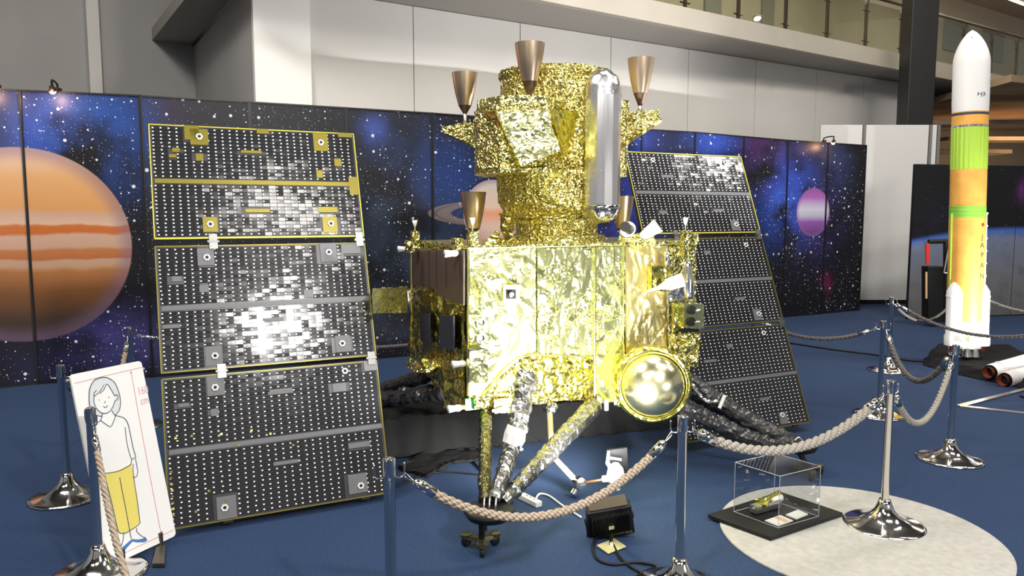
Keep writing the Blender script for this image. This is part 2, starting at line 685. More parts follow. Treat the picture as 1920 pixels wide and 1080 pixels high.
def text_bm(txt, size, extrude=.0008):
    cu = bpy.data.curves.new('lettering', 'FONT')
    cu.body = txt
    cu.size = size
    cu.extrude = extrude
    cu.align_x = 'CENTER'
    cu.align_y = 'CENTER'
    cu.resolution_u = 3
    o = bpy.data.objects.new('lettering', cu)
    me = bpy.data.meshes.new_from_object(o)
    bm = B()
    bm.from_mesh(me)
    bpy.data.objects.remove(o)
    bpy.data.curves.remove(cu)
    bpy.data.meshes.remove(me)
    return bm


# ================================================================== the hall
fl = B()
box(fl, (3, 10, -.05), (46, 44, .1))
tag(obj('floor', fl, M['carpet'], loc=(0, 0, 0)), kind='structure')

# back wall with its panels: the wall top is at 4.7 m
WT = 4.7
wa, wb = G(775, 12, WT), G(1613, 143, WT)
wd = (wb - wa); wd.z = 0
step_dir = wd.normalized()
wn = V((-step_dir.y, step_dir.x, 0))       # away from the viewer


def on_wall(px):
    """plan position where the column of pixels px meets the wall plane"""
    p = plane(px, 300, wa, wn)
    return V((p.x, p.y, 0))


wall = _new('wall_back', None)
tag(wall, kind='structure')
joints = [585, 778, 975, 1143, 1287, 1412, 1525, 1613, 1700]
for x0, x1 in zip(joints, joints[1:]):
    a, b_ = on_wall(x0), on_wall(x1)
    bm = B()
    a = a + step_dir * .006
    b_ = b_ - step_dir * .006
    slab(bm, [a, b_, b_ + V((0, 0, WT)), a + V((0, 0, WT))], wn * .05)
    obj('wall_panel', bm, M['wall'], wall)
bm = B()
a, b_ = on_wall(480), on_wall(1700)
slab(bm, [a + wn * .055, b_ + wn * .055, b_ + wn * .055 + V((0, 0, WT)), a + wn * .055 + V((0, 0, WT))], wn * .1)
obj('backing', bm, M['soffit'], wall)
# pilaster that ends the wall, its paint whitened to look more lit
bm = B()
a, b_ = on_wall(480), on_wall(584)
slab(bm, [a - wn * .10, b_ - wn * .10, b_ - wn * .10 + V((0, 0, 9)), a - wn * .10 + V((0, 0, 9))], wn * .2)
tag(obj('wall_pilaster', bm, M['pillar']), kind='structure')
# side face going back, then the grey rear wall on the left
ca = on_wall(480)
cb = G(363, 85, WT); cb.z = 0
bm = B()
side = (cb - ca).normalized()
sn = V((side.y, -side.x, 0))
slab(bm, [ca, cb, cb + V((0, 0, WT)), ca + V((0, 0, WT))], -sn * .08 if sn.x < 0 else sn * .08)
tag(obj('wall_side', bm, M['wall_dark']), kind='structure')
bm = B()
ld = -step_dir
far = cb + ld * 14
slab(bm, [cb - ld * 3.5, far, far + V((0, 0, 9)), cb - ld * 3.5 + V((0, 0, 9))], wn * .1)
tag(obj('wall_left', bm, M['wall_dark']), kind='structure')
bm = B()   # dark edge trim on top of the side face
tube(bm, [ca + V((0, 0, WT + .02)), cb + V((0, 0, WT + .02))], .05, 4)
tag(obj('trim_1', bm, M['darkmetal']), kind='structure')
bm = B()   # pilaster strip on the left wall
p0 = plane(176, 300, cb, wn); p1 = plane(199, 300, cb, wn)
for pz0, pz1, ex in ((0, 9, 0),):
    q0, q1 = V((p0.x, p0.y, pz0)) - wn * .12, V((p1.x, p1.y, pz0)) - wn * .12
    slab(bm, [q0, q1, q1 + V((0, 0, pz1)), q0 + V((0, 0, pz1))], wn * .15)
tag(obj('trim_2', bm, M['wall']), kind='structure')

# roof out of view, added to deepen contrast and darken reflections
bm = B(); box(bm, (3, 6, 9.25), (40, 34, .1)); tag(obj('ceiling', bm, M['roof']), kind='structure')

# balcony slab, soffit and fascia
fa, fb = G(1280, 52, WT), G(1697, 133, WT)
fd = (fb - fa); fd.z = 0; fd.normalize()
fn = V((-fd.y, fd.x, 0))
FT = 4.7 + .33
A0 = fa - fd * 7; A1 = fb + fd * 6
bm = B()
slab(bm, [V((A0.x, A0.y, 4.7)), V((A1.x, A1.y, 4.7)), V((A1.x, A1.y, FT)), V((A0.x, A0.y, FT))], fn * .12)
tag(obj('trim_3', bm, M['slab']), kind='structure')
bm = B()
slab(bm, [V((A0.x, A0.y, 4.71)) + fn * .12, V((A1.x, A1.y, 4.71)) + fn * .12, V((A1.x, A1.y, 4.71)) + fn * 7, V((A0.x, A0.y, 4.71)) + fn * 7], (0, 0, .2))
tag(obj('ceiling_under_balcony', bm, M['soffit']), kind='structure')
bm = B()   # upper storey rear wall
U0, U1 = A0 + fn * 3.4, A1 + fn * 3.4 + fd * 14
slab(bm, [V((U0.x, U0.y, 4.9)), V((U1.x, U1.y, 4.9)), V((U1.x, U1.y, 9.2)), V((U0.x, U0.y, 9.2))], fn * .1)
tag(obj('wall_upper', bm, M['upwall']), kind='structure')
for k, (pxa, pxb) in enumerate(((1318, 1348), (1425, 1447), (1768, 1812), (1842, 1880))):
    bm = B()
    q0 = plane(pxa, 60, U0, fn); q1 = plane(pxb, 60, U0, fn)
    t_ = 7.6
    zb = 5.0 if k < 2 else 6.7
    slab(bm, [V((q0.x, q0.y, zb)) - fn * .06, V((q1.x, q1.y, zb)) - fn * .06, V((q1.x, q1.y, t_)) - fn * .06, V((q0.x, q0.y, t_)) - fn * .06], fn * .05)
    tag(obj('door_%d' % (k + 1), bm, M['doorgrey']), kind='structure')
bm = B()
slab(bm, [V((U0.x, U0.y, 8.3)) - fn * 3.2, V((U1.x, U1.y, 8.3)) - fn * 3.2, V((U1.x, U1.y, 8.3)), V((U0.x, U0.y, 8.3))], (0, 0, .1))
tag(obj('ceiling_upper', bm, M['slab']), kind='structure')
cl = thing('cove_light', 'long bright warm ceiling light strip over the upper walkway', 'light', (0, 0, 0))
bm = B()
q0 = P(1858, -12, 17.5); q1 = P(1960, 26, 18.5)
dd = (q1 - q0)
slab(bm, [q0, q1, q1 + V((0, .5, .25)), q0 + V((0, .5, .25))], (0, 0, .05))
obj('diffuser', bm, M['cove'], cl)
bm = B()
slab(bm, [q0 + V((0, -.05, .06)), q1 + V((0, -.05, .06)), q1 + V((0, .6, .36)), q0 + V((0, .6, .36))], (0, 0, .05))
obj('housing', bm, M['slab'], cl)
dl = thing('glass_glint', 'small glowing disc standing in for a light reflected in the railing glass', 'light', P(1420, 34, 15.2))  # glowing disc painted in for a ceiling light reflected in the glass
bm = B(); lathe(bm, [(.0, 0), (.07, 0), (.07, .015)], P(1420, 34, 15.2), (0, -.5, -1), 20); obj('lens', bm, M['glass_glint'], dl)
bm = B(); lathe(bm, [(.09, -.02), (.09, .01), (.072, .012), (.072, -.02)], P(1420, 34, 15.2), (0, -.5, -1), 20); obj('glint_rim', bm, M['slab'], dl)
light('AREA', 'upper_walkway_light', (7.5, 15.2, 8.1), 260, (1, .90, .72), (7.5, 15.2, 0), 6, .6)
light('AREA', 'upper_walkway_light_right', (14, 19, 8.1), 220, (1, .90, .72), (14, 19, 0), 5, .6)

# railing
rail = thing('balcony_railing', 'glass and metal railing along the edge of the upper walkway', 'railing', (fa.x, fa.y, FT))
r0 = G(1280, 22, FT); r1 = G(1700, 108, FT)
rd = (r1 - r0); rd.z = 0; rd.normalize(); rn = V((-rd.y, rd.x, 0))
def on_rail(px):
    p = plane(px, 60, r0, rn); return V((p.x, p.y, FT))
bm = B(); tube(bm, [on_rail(1080), on_rail(1985)], .045, 8); obj('lower_rail', bm, M['darkmetal'], rail, True)
bm = B(); tube(bm, [on_rail(1080) + V((0, 0, 1.02)) - rn * .06, on_rail(1985) + V((0, 0, 1.02)) - rn * .06], .035, 8); obj('handrail', bm, M['darkmetal'], rail, True)
posts = [1175, 1283, 1383, 1472, 1550, 1623, 1690, 1752, 1808, 1861, 1909, 1955]
for px in posts:
    p = on_rail(px)
    bm = B()
    box(bm, p + V((0, 0, .40)), (.05, .05, .96), Matrix.Rotation(math.atan2(rd.y, rd.x), 3, 'Z'))
    tube(bm, [p + V((0, 0, .86)), p + V((0, 0, 1.0)) - rn * .06], .02, 6)
    box(bm, p + V((0, 0, -.13)) - rn * .02, (.10, .12, .16), Matrix.Rotation(math.atan2(rd.y, rd.x), 3, 'Z'))
    for zz in (.15, .75):
        tube(bm, [p + V((0, 0, zz)) - rd * .11, p + V((0, 0, zz)) + rd * .11], .014, 6)
    obj('post', bm, M['darkmetal'], rail)
for x0, x1 in zip(posts, posts[1:]):
    a, b_ = on_rail(x0) + rd * .06, on_rail(x1) - rd * .06
    bm = B(); slab(bm, [a + V((0, 0, .06)), b_ + V((0, 0, .06)), b_ + V((0, 0, .93)), a + V((0, 0, .93))], rn * .012)
    obj('glass_pane', bm, M['railglass'], rail)

# black column
bm = B()
k0, k1 = P(1700, 230, 14.3), P(1750, 230, 14.3)
slab(bm, [V((k0.x, 14.3, 0)), V((k1.x, 14.3, 0)), V((k1.x, 14.9, 0)), V((k0.x + .1, 14.9, 0))], (0, 0, 9))
tag(obj('column', bm, M['column'], bevel=.02), kind='structure')

# low brown ceiling and lit far wall under the balcony at the right
bm = B()
slab(bm, [V((10.2, 15.6, 4.4)), V((24, 22, 4.4)), V((24, 34, 4.2)), V((10.2, 34, 4.2))], (0, 0, .15))
tag(obj('ceiling_right', bm, M['brownceil']), kind='structure')
bm = B(); box(bm, (15, 24, 2.2), (20, .1, 4.4)); tag(obj('wall_far', bm, M['upwall']), kind='structure')
light('AREA', 'lobby_warm_light', (13.5, 20.0, 3.9), 75, (1, .70, .42), (13.5, 20, 0), 2.5, 1.5)
light('AREA', 'lobby_uplight', (13.5, 21.5, 1.9), 30, (1, .68, .42), (13.5, 21.5, 5), 2.5, 1.5)
for k, (px, py, Y, w_) in enumerate(((1775, 285, 20, 3.2), (1880, 262, 20.5, 3.4), (1830, 232, 18.5, 4.5))):
    bm = B()
    c_ = P(px, py, Y)
    box(bm, c_, (w_, .7, .10), Matrix.Rotation(.12 - .1 * k, 3, 'Z'))
    tag(obj('ceiling_baffle', bm, M['brownceil'], loc=c_), label=['pale lit ceiling baffle low beside the rocket', 'brown ceiling baffle right of the rocket body', 'wide brown ceiling baffle behind the rocket fairing'][k], cat='baffle')

# unseen black columns added around the visitor for dark streaks in the chrome
for cx2, cy2 in ((-9.5, 3.0), (-8.0, -3.5), (-2.6, -6.0), (2.2, -6.5), (7.0, -5.0), (11.5, 0.5), (-5.2, -1.2), (5.6, -1.0)):
    bm = B(); box(bm, (cx2, cy2, 4.5), (.55, .55, 9)); tag(obj('column', bm, M['column'], loc=(cx2, cy2, 0)), kind='structure')
t = thing('added_light_flag', 'added black flag keeping the unseen uplight off the rocket', 'flag', (4.85, 6.62, 0))  # off-camera plate added to block the uplight from the rocket
bm = B(); box(bm, (4.90, 6.62, .85), (.42, .012, 1.15)); obj('flag_plate', bm, M['blackcloth'], t)
bm = B(); tube(bm, [V((4.90, 6.64, .012)), V((4.90, 6.64, 1.4))], .012, 8); box(bm, (4.90, 6.70, .01), (.3, .3, .02)); obj('flag_stand', bm, M['black'], t)

# white partition panels
ptz = G(1617, 570, 0).y
for k, (x0, x1, zz, yy) in enumerate(((1533, 1610, 3.36, ptz), (1617, 1733, 3.36, ptz), (1738, 1748, 3.36, ptz))):
    a, b_ = P(x0, 400, yy), P(x1, 400, yy)
    t = thing('partition_panel', ['white partition panel half hidden behind the last star panel', 'wide white partition panel between star backdrop and black column', 'narrow grey partition end panel below the black column'][k], 'partition', ((a.x + b_.x) / 2, yy, 0))
    bm = B(); slab(bm, [V((a.x, yy, .08)), V((b_.x, yy, .08)), V((b_.x, yy, zz)), V((a.x, yy, zz))], (0, .06, 0)); obj('panel_face', bm, M['panelwhite'], t)
    bm = B(); box(bm, ((a.x + b_.x) / 2, yy + .04, .04), (b_.x - a.x, .05, .08)); obj('plinth', bm, M['black'], t)
    bm = B(); box(bm, (b_.x + .035, yy + .02, zz / 2), (.05, .08, zz)); obj('edge_post', bm, M['steel'], t)

# ================================================================== star backdrop
tops = [(-215, 150), (-95, 158), (36, 168), (262, 178), (467, 190), (648, 201), (809, 211), (945, 221), (1078, 230), (1203, 241), (1303, 247), (1395, 255), (1478, 262), (1553, 267), (1625, 272)]
BH = 2.9
bp_pts = []
for x, y in tops:
    p = G(x, y, BH)
    bp_pts.append(V((p.x, p.y, 0)))
arc = [0]
for a, b_ in zip(bp_pts, bp_pts[1:]):
    arc.append(arc[-1] + (b_ - a).length)


def bd_uv(px, py):
    """artwork coordinates (metres along the backdrop, height) under a pixel"""
    for i, (a, b_) in enumerate(zip(bp_pts, bp_pts[1:])):
        n = V((-(b_ - a).y, (b_ - a).x, 0))
        p = plane(px, py, a, n)
        t_ = (V((p.x, p.y, 0)) - a).dot(b_ - a) / (b_ - a).length_squared
        if -1e-3 <= t_ <= 1.001 or (i == 0 and t_ < 0):
            return arc[i] + t_ * (arc[i + 1] - arc[i]), p.z
    return 0, 0


jr, jh = bd_uv(248, 452)
_, jt = bd_uv(70, 276)
_, jb = bd_uv(75, 640)
jrad = (jt - jb) / 2
sat = bd_uv(925, 400)
satr = bd_uv(800, 392)
pur = bd_uv(1525, 398)
purt = bd_uv(1525, 352)
def bl(px, py, r, c): 
    s_, h_ = bd_uv(px, py); return (s_, h_, r, r, c)
bd_mat = backdrop_material('star_print', [
    ('jupiter', jr - jrad, (jt + jb) / 2, jrad, jrad),
    ('ring', sat[0], sat[1], sat[0] - satr[0], .16),
    ('saturn', sat[0] - .0, sat[1], .42, .42),
    ('purple', pur[0], pur[1], (purt[1] - pur[1]) * .98, purt[1] - pur[1])],
    [bl(150, 270, 1.0, (.03, .13, .60)), bl(60, 255, .7, (.03, .06, .35)), bl(215, 205, .7, (.0, .03, .16)), bl(200, 640, .7, (.07, .05, .30)), bl(250, 670, .7, (.04, .045, .14)), bl(60, 690, .6, (.01, .01, .05)),
     bl(330, 200, .5, (.03, .01, .04)), bl(745, 280, .9, (.02, .04, .14)), bl(700, 245, .28, (.05, .10, .45)), bl(860, 330, .9, (.01, .05, .26)),
     bl(740, 430, 1.0, (.03, .05, .09)), bl(860, 480, 1.1, (.03, .055, .12)), bl(745, 560, .9, (.03, .045, .09)), bl(1150, 430, 1.6, (.02, .04, .40)), bl(1180, 280, .9, (.02, .06, .45)),
     bl(1340, 265, 1.0, (.02, .07, .45)), bl(1430, 300, .8, (.10, .02, .16)), bl(1465, 380, 1.2, (.02, .10, .62)), bl(1465, 380, .4, (.05, .12, .5)), bl(1520, 400, 1.3, (.04, .03, .20)),
     bl(1543, 535, .35, (.30, .01, .12)), bl(1570, 300, .8, (.03, .05, .16)), bl(1480, 330, .9, (.02, .06, .40))])
earth_c = None
lab_extra = ['just inside the left picture edge', 'with the dark left part of the big orange planet', 'with the right limb of the big orange planet and blue nebula', 'right behind the left solar wing, nearest the orange planet',
             'behind the right half of the left solar wing', 'dense with stars between left solar wing and lander', 'with the thin ring of the ringed planet', 'with the pale body of the ringed planet, behind the gold tower',
             'behind the silver tank of the lander', 'plain blue and black, above the right solar wing top left', 'blue nebula above the right solar wing', 'dark with violet haze right of the wing top', 'with bright blue nebula left of the purple planet', 'with the right side of the purple planet, last of the row']
for i, (a, b_) in enumerate(zip(bp_pts, bp_pts[1:])):
    d = (b_ - a).normalized()
    n = V((-d.y, d.x, 0))
    t = thing('backdrop_panel', 'tall printed star field panel ' + lab_extra[i], 'backdrop panel', (a + b_) / 2, 0, 'panels of the folding star backdrop')
    bm = B()
    uvl = bm.loops.layers.uv.new('UVMap')
    a2, b2 = a + d * .012, b_ - d * .012
    vs = [bm.verts.new(p) for p in (a2 + V((0, 0, .03)), b2 + V((0, 0, .03)), b2 + V((0, 0, BH - .015)), a2 + V((0, 0, BH - .015)))]
    f = bm.faces.new(vs)
    for lp, (s_, h_) in zip(f.loops, ((arc[i] + .012, .03), (arc[i + 1] - .012, .03), (arc[i + 1] - .012, BH - .015), (arc[i] + .012, BH - .015))):
        lp[uvl].uv = (s_, h_)
    obj('print_sheet', bm, bd_mat, t, normals=False)
    bm = B()
    slab(bm, [a + n * .004 + V((0, 0, .0)), b_ + n * .004 + V((0, 0, 0)), b_ + n * .004 + V((0, 0, BH)), a + n * .004 + V((0, 0, BH))], n * .05)
    for q, s in ((a, 1), (b_, -1)):
        q2 = q + d * s * .002
        slab(bm, [q2 - n * .012, q2 - n * .012 + d * s * .012, q2 - n * .012 + d * s * .012 + V((0, 0, BH)), q2 - n * .012 + V((0, 0, BH))], n * .016)
    slab(bm, [a - n * .012 + V((0, 0, BH - .015)), b_ - n * .012 + V((0, 0, BH - .015)), b_ - n * .012 + V((0, 0, BH)), a - n * .012 + V((0, 0, BH))], n * .016)
    obj('panel_frame', bm, M['bdframe'], t)

# little clip-on picture lamps
for k, (px, py) in enumerate(((-6, 178), (107, 176), (1547, 268))):
    i = max(j for j in range(len(tops) - 1) if tops[j][0] <= px)
    a, b_ = bp_pts[i], bp_pts[i + 1]
    d = (b_ - a).normalized(); n = V((-d.y, d.x, 0))
    p = plane(px, py, a, n)
    t = thing('clip_lamp', ['small clip lamp at the far left end of the backdrop top', 'small clip lamp glowing above the big orange planet', 'small clip lamp glowing above the purple planet'][k], 'lamp', V((p.x, p.y, BH)))
    top = V((p.x, p.y, BH)) + n * .02
    lampp = V((p.x, p.y, BH - .02)) - n * .16
    bm = B(); tube(bm, curve_pts([top, top + V((0, 0, .07)), lampp + V((0, 0, .10)), lampp + V((0, 0, .05))]), .010, 6); obj('arm', bm, M['black'], t)
    bm = B(); box(bm, top + V((0, 0, .01)), (.05, .07, .05)); obj('clip', bm, M['black'], t)
    ax = (n * .6 - V((0, 0, 1))).normalized()
    bm = B(); lathe(bm, [(.018, -.05), (.022, -.04), (.035, .0), (.033, .0), (.018, -.035)], lampp, ax, 16, True, False); obj('lamp_shade', bm, M['black'], t, True)
    bm = B(); sphere(bm, lampp - ax * .0, .032, 12); obj('bulb', bm, M['bulb'], t, True)
    light('POINT', 'clip_lamp_glow', lampp + ax * .06 - n * .06, 6, (1, .52, .28), None, .03)

# right-hand earth backdrop, in the lobby behind the rocket
e0, e1 = G(1745, 308, 2.5), G(1925, 311, 2.5)
e0.z = e1.z = 0
en = V((-(e1 - e0).y, (e1 - e0).x, 0)).normalized(); ed = (e1 - e0).normalized()
def euv(px, py):
    p = plane(px, py, e0, en); return (V((p.x, p.y, 0)) - e0).dot(ed), p.z
et = euv(1900, 422); el_ = euv(1745, 437)
ra = 7.0
emat = backdrop_material('earth_print', [('earth', et[0] + .1, et[1] - ra, ra * 1.25, ra)], [(euv(1915, 355)[0], euv(1915, 355)[1], .35, .35, (.25, .03, .30)), (euv(1760, 460)[0], 1.2, 1, 1, (.01, .01, .03))], (.010, .010, .012), .25)
for k in range(3):
    a = e0 + ed * (k * 1.0 - .28); b_ = a + ed * .99
    t = thing('backdrop_panel', ['earth horizon print panel left of the standing rocket', 'earth horizon print panel directly right of the standing rocket', 'earth horizon print panel at the right picture edge'][k], 'backdrop panel', (a + b_) / 2, 0, 'panels of the earth horizon backdrop')
    bm = B(); uvl = bm.loops.layers.uv.new('UVMap')
    vs = [bm.verts.new(p) for p in (a + V((0, 0, .02)), b_ + V((0, 0, .02)), b_ + V((0, 0, 2.49)), a + V((0, 0, 2.49)))]
    f = bm.faces.new(vs)
    s0 = (a - e0).dot(ed)
    for lp, q in zip(f.loops, ((s0, .02), (s0 + .99, .02), (s0 + .99, 2.49), (s0, 2.49))): lp[uvl].uv = q
    obj('print_sheet', bm, emat, t, normals=False)
    bm = B(); slab(bm, [a + en * .003, b_ + en * .003 + ed * .008, b_ + en * .003 + ed * .008 + V((0, 0, 2.5)), a + en * .003 + V((0, 0, 2.5))], en * .05); obj('panel_frame', bm, M['bdframe'], t)

# ================================================================== lander (gold probe model)
TH = math.radians(26.2)
C0 = V((.28, 5.2, 0))
LA = V((math.cos(TH), math.sin(TH), 0))
LN = V((-math.sin(TH), math.cos(TH), 0))
lander = thing('space_probe', 'gold foil wrapped space probe model with two dark solar wings', 'space probe', C0, TH)
LI = root_mat(lander).inverted()


def LL(p):
    return LI @ V(p)


def FP(px, py, v=-.5):        # point on the plane v = const of the probe, probe coordinates
    return LI @ plane(px, py, C0 + LN * v, LN)


def SP(px, py, u=-.85):       # point on the plane u = const
    return LI @ plane(px, py, C0 + LA * u, LA)


def WP(px, py, Y):
    return LI @ P(px, py, Y)


def lo(name, bm, m, parent=None, smooth=False, **k):
    return obj(name, bm, m, parent or lander, smooth, local=True, **k)


def folds(bm, n, seed, depth=.016, fan=None):
    """long straight creases pressed into a sheet that lies in the x-z plane of the probe"""
    rnd = random.Random(seed)
    xs = [v.co.x for v in bm.verts]; zs = [v.co.z for v in bm.verts]
    x0, x1, z0, z1 = min(xs), max(xs), min(zs), max(zs)
    fs = []
    for i in range(n):
        if fan and i % 3:
            fx, fz = x0 + (x1 - x0) * fan[0], z0 + (z1 - z0) * fan[1]
            a = rnd.uniform(fan[2], fan[3]); ln = rnd.uniform(.12, .42)
            cx, cz = fx + math.cos(a) * (ln * .5 + .03), fz + math.sin(a) * (ln * .5 + .03)
        else:
            cx, cz = rnd.uniform(x0, x1), rnd.uniform(z0, z1)
            a = rnd.uniform(0, PI); ln = rnd.uniform(.08, .35)
        fs.append((cx, cz, math.cos(a), math.sin(a), ln / 2, rnd.uniform(.014, .05), rnd.choice((-1, 1)) * rnd.uniform(.5, 1) * depth))
    for v in bm.verts:
        if v.normal.y > -.3:
            continue
        h = 0
        for cx, cz, ca, sa, hl, w_, d in fs:
            dx, dz = v.co.x - cx, v.co.z - cz
            u = (dx * ca + dz * sa) / hl
            if abs(u) >= 1: continue
            t_ = abs(-dx * sa + dz * ca) / (w_ * (1 - abs(u) * .8))
            if t_ < 1: h += d * (1 - t_) * (1 - abs(u))
        v.co.y -= h


def part_sheet(name, poly, off, m, edge, amp, freq, seed, st=(1, 1, 1), smooth=False, parent=None, label=None, nf=0, fan=None, depth=.016):
    bm = B()
    slab(bm, poly, off)
    crumple(bm, edge, amp, freq, seed, st)
    if nf:
        bm.normal_update()
        folds(bm, nf, seed * 11 + 1, depth, fan)
    o = lo(name, bm, m, parent, smooth)
    if label: o['label'] = label
    return o


BT, BB = 1.505, .60
# body
bm = B()
box(bm, (0, 0, (BT + BB) / 2), (1.68, .97, BT - BB))
crumple(bm, .05, .012, 9, 3)
lo('body', bm, M['gold'])
# top deck
bm = B(); box(bm, (0, 0, BT + .004), (1.72, 1.02, .018)); lo('top_deck', bm, M['gold'])
vf = -.492
off = (0, -.012, 0)
part_sheet('foil_sheet', [FP(*q, vf) for q in ((878, 466), (1004, 465), (1004, 664), (975, 672), (945, 698), (908, 738), (878, 742))], off, M['goldbig'], .018, .010, 4.0, 1, (1, 1, .8), nf=60, fan=(.0, .9, -1.4, .3), label='smooth pale gold foil left of the front face')
part_sheet('foil_sheet', [FP(*q, vf) for q in ((1005, 465), (1113, 463), (1113, 668), (1005, 664))], off, M['goldcrease'], .016, .012, 4.2, 2, (1.3, 1, .7), nf=90, fan=(.15, .12, .1, 1.5), depth=.022)
part_sheet('foil_sheet', [FP(*q, vf) for q in ((1116, 463), (1169, 462), (1169, 752), (1116, 756))], off, M['goldcrease'], .016, .012, 6, 5, (1, 1, .7), nf=55, fan=(.95, .55, 1.7, 4.4), depth=.02)
part_sheet('foil_sheet', [FP(*q, vf) for q in ((1172, 462), (1250, 460), (1250, 690), (1172, 690))], off, M['ochre'], .018, .006, 5, 8, (1, 1, .5), nf=30, depth=.010, label='flatter ochre foil sheet')
part_sheet('foil_sheet', [FP(*q, vf) for q in ((1252, 460), (1304, 457), (1304, 640), (1252, 640))], off, M['gold'], .022, .018, 9, 11)
# raised seams and tapes
for k, (x0, y0, x1, y1, wd_) in enumerate(((877, 466, 877, 742, .006), (1115, 463, 1115, 757, .004), (1170, 461, 1168, 750, .004), (877, 466, 1305, 457, .004), (878, 592, 905, 592, .004), (1006, 665, 1114, 669, .004))):
    bm = B(); tube(bm, [FP(x0, y0, -.512), FP(x1, y1, -.512)], wd_, 6); lo('seam_tape', bm, M['goldbig'])
# recessed lower front, deep yellow
part_sheet('lower_foil', [FP(*q, -.485) for q in ((903, 742), (948, 696), (978, 672), (1010, 664), (1112, 668), (1112, 735), (1104, 752), (1000, 750))], (0, -.006, 0), M['yellow'], .022, .024, 9, 21, label='deep yellow foil behind the cut-out')
bm = B()
prism(bm, [V(p) for p in ((-.80, -.48, .52), (.30, -.48, .50), (.30, .3, .52), (-.80, .3, .52))], [V(p) for p in ((-.80, -.50, .63), (.32, -.50, .63), (.32, .3, .64), (-.80, .3, .64))])
crumple(bm, .03, .02, 8, 31)
lo('lower_skirt', bm, M['gold'])
bm = B(); tube(bm, curve_pts([FP(x, y, -.512) for x, y in ((905, 740), (930, 712), (950, 690), (975, 671), (1010, 663))]), .007, 6); lo('seam_tape', bm, M['goldbig'])
# camera window
bm = B(); slab(bm, [FP(*q, -.515) for q in ((943, 534), (973, 534), (973, 566), (943, 566))], (0, -.012, 0)); cw = lo('camera_window', bm, M['white']); 
bm = B(); slab(bm, [FP(*q, -.530) for q in ((949, 543), (967, 543), (967, 560), (949, 560))], (0, -.004, 0)); c2 = lo('recess', bm, M['black'], cw)
bm = B(); lathe(bm, [(.0, 0), (.016, 0), (.016, .02), (.012, .022), (.0, .010)], FP(957, 552, -.534), (0, -1, 0), 16); lo('lens', bm, M['chrome'], cw, True)
# round ports and slots at lower left
for (x, y) in ((900, 605), (900, 634)):
    bm = B(); lathe(bm, [(.030, 0), (.030, .02), (.022, .02), (.020, .004), (0, .004)], FP(x, y, -.50), (0, -1, 0), 20); lo('round_port', bm, M['steel'], smooth=False)
part_sheet('foil_box', [FP(*q, -.52) for q in ((874, 652), (909, 652), (909, 716), (874, 716))], (0, -.05, 0), M['goldbig'], .02, .008, 12, 41)
bm = B(); slab(bm, [FP(*q, -.575) for q in ((880, 655), (906, 652), (906, 655), (880, 659))], (0, -.004, 0)); lo('slot', bm, M['black'])

# left side face (u = -.85): radiator, crinkled foil, two dark windows
uo = -.852
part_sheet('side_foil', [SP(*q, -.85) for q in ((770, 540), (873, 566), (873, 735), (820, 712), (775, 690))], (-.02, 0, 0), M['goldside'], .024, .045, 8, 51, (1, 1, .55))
bm = B(); slab(bm, [SP(*q, uo) for q in ((776, 469), (873, 468), (873, 572), (828, 558), (818, 542), (776, 533))], (-.016, 0, 0)); lo('radiator', bm, M['radiator'], bevel=.003)
for q0 in (804, 818, 836):
    bm = B(); tube(bm, [SP(q0, 469, -.869), SP(q0 + 1, 541, -.869)], .002, 4); lo('radiator_rib', bm, M['black'])
bm = B(); tube(bm, [SP(772, 466, -.862), SP(772, 690, -.862)], .008, 6); lo('seam_tape', bm, M['amberedge'])
for q in (((790, 588), (807, 587), (808, 642), (792, 640)), ((828, 590), (853, 592), (853, 656), (828, 650))):
    bm = B(); slab(bm, [SP(x, y, -.895) for x, y in q], (-.012, 0, 0)); lo('dark_window', bm, M['darkpanel'])
bm = B(); tube(bm, [SP(766, 545, -.87), SP(769, 590, -.87)], .022, 12); lo('wing_joint', bm, M['steel'], None, True)
# foil clumps and small boxes at the lower left
bm = B(); prism(bm, [LL(P(*q)) for q in ((757, 690, 4.95), (800, 702, 4.75), (826, 686, 4.75), (790, 688, 5.1))], [LL(P(*q)) for q in ((768, 668, 4.95), (785, 664, 4.75), (822, 676, 4.8), (795, 668, 5.1))])
crumple(bm, .025, .03, 9, 61); lo('foil_bundle', bm, M['gold'])
bm = B(); prism(bm, [LL(P(*q)) for q in ((832, 765, 4.45), (872, 768, 4.35), (880, 760, 4.7), (840, 757, 4.8))], [LL(P(*q)) for q in ((832, 702, 4.45), (872, 706, 4.35), (880, 704, 4.7), (840, 700, 4.8))])
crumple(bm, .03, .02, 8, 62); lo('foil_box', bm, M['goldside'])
bm = B(); box(bm, WP(884, 757, 4.45), (.09, .03, .07)); lo('circuit_board', bm, M['green'])
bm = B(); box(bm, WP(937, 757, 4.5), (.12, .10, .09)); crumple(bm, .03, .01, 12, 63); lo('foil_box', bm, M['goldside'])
bm = B(); tube(bm, [WP(923, 770, 4.42), WP(952, 767, 4.42)], .009, 8); lo('white_bar', bm, M['white'])
# white thruster brackets on the corners
for q in ((852, 475, 4.42), (866, 682, 4.36), (762, 467, 5.2), (858, 765, 4.34)):
    bm = B(); c_ = WP(*q); sphere(bm, c_, .026, 10, (1.2, 1, .8)); tube(bm, [c_, c_ + V((-.06, .0, .0))], [.016, .024], 10); lo('thruster_bracket', bm, M['white'], None, True)
for q, Y in (((1123, 760), 4.72), ((1137, 763), 4.74)):
    bm = B(); tube(bm, [WP(q[0], q[1] - 14, Y), WP(q[0], q[1] + 6, Y)], .014, 10); lo('rubber_foot', bm, M['white'], None, True)
bm = B(); box(bm, WP(1104, 735, 4.74), (.06, .03, .09)); crumple(bm, .02, .01, 14, 64); lo('foil_box', bm, M['goldside'])

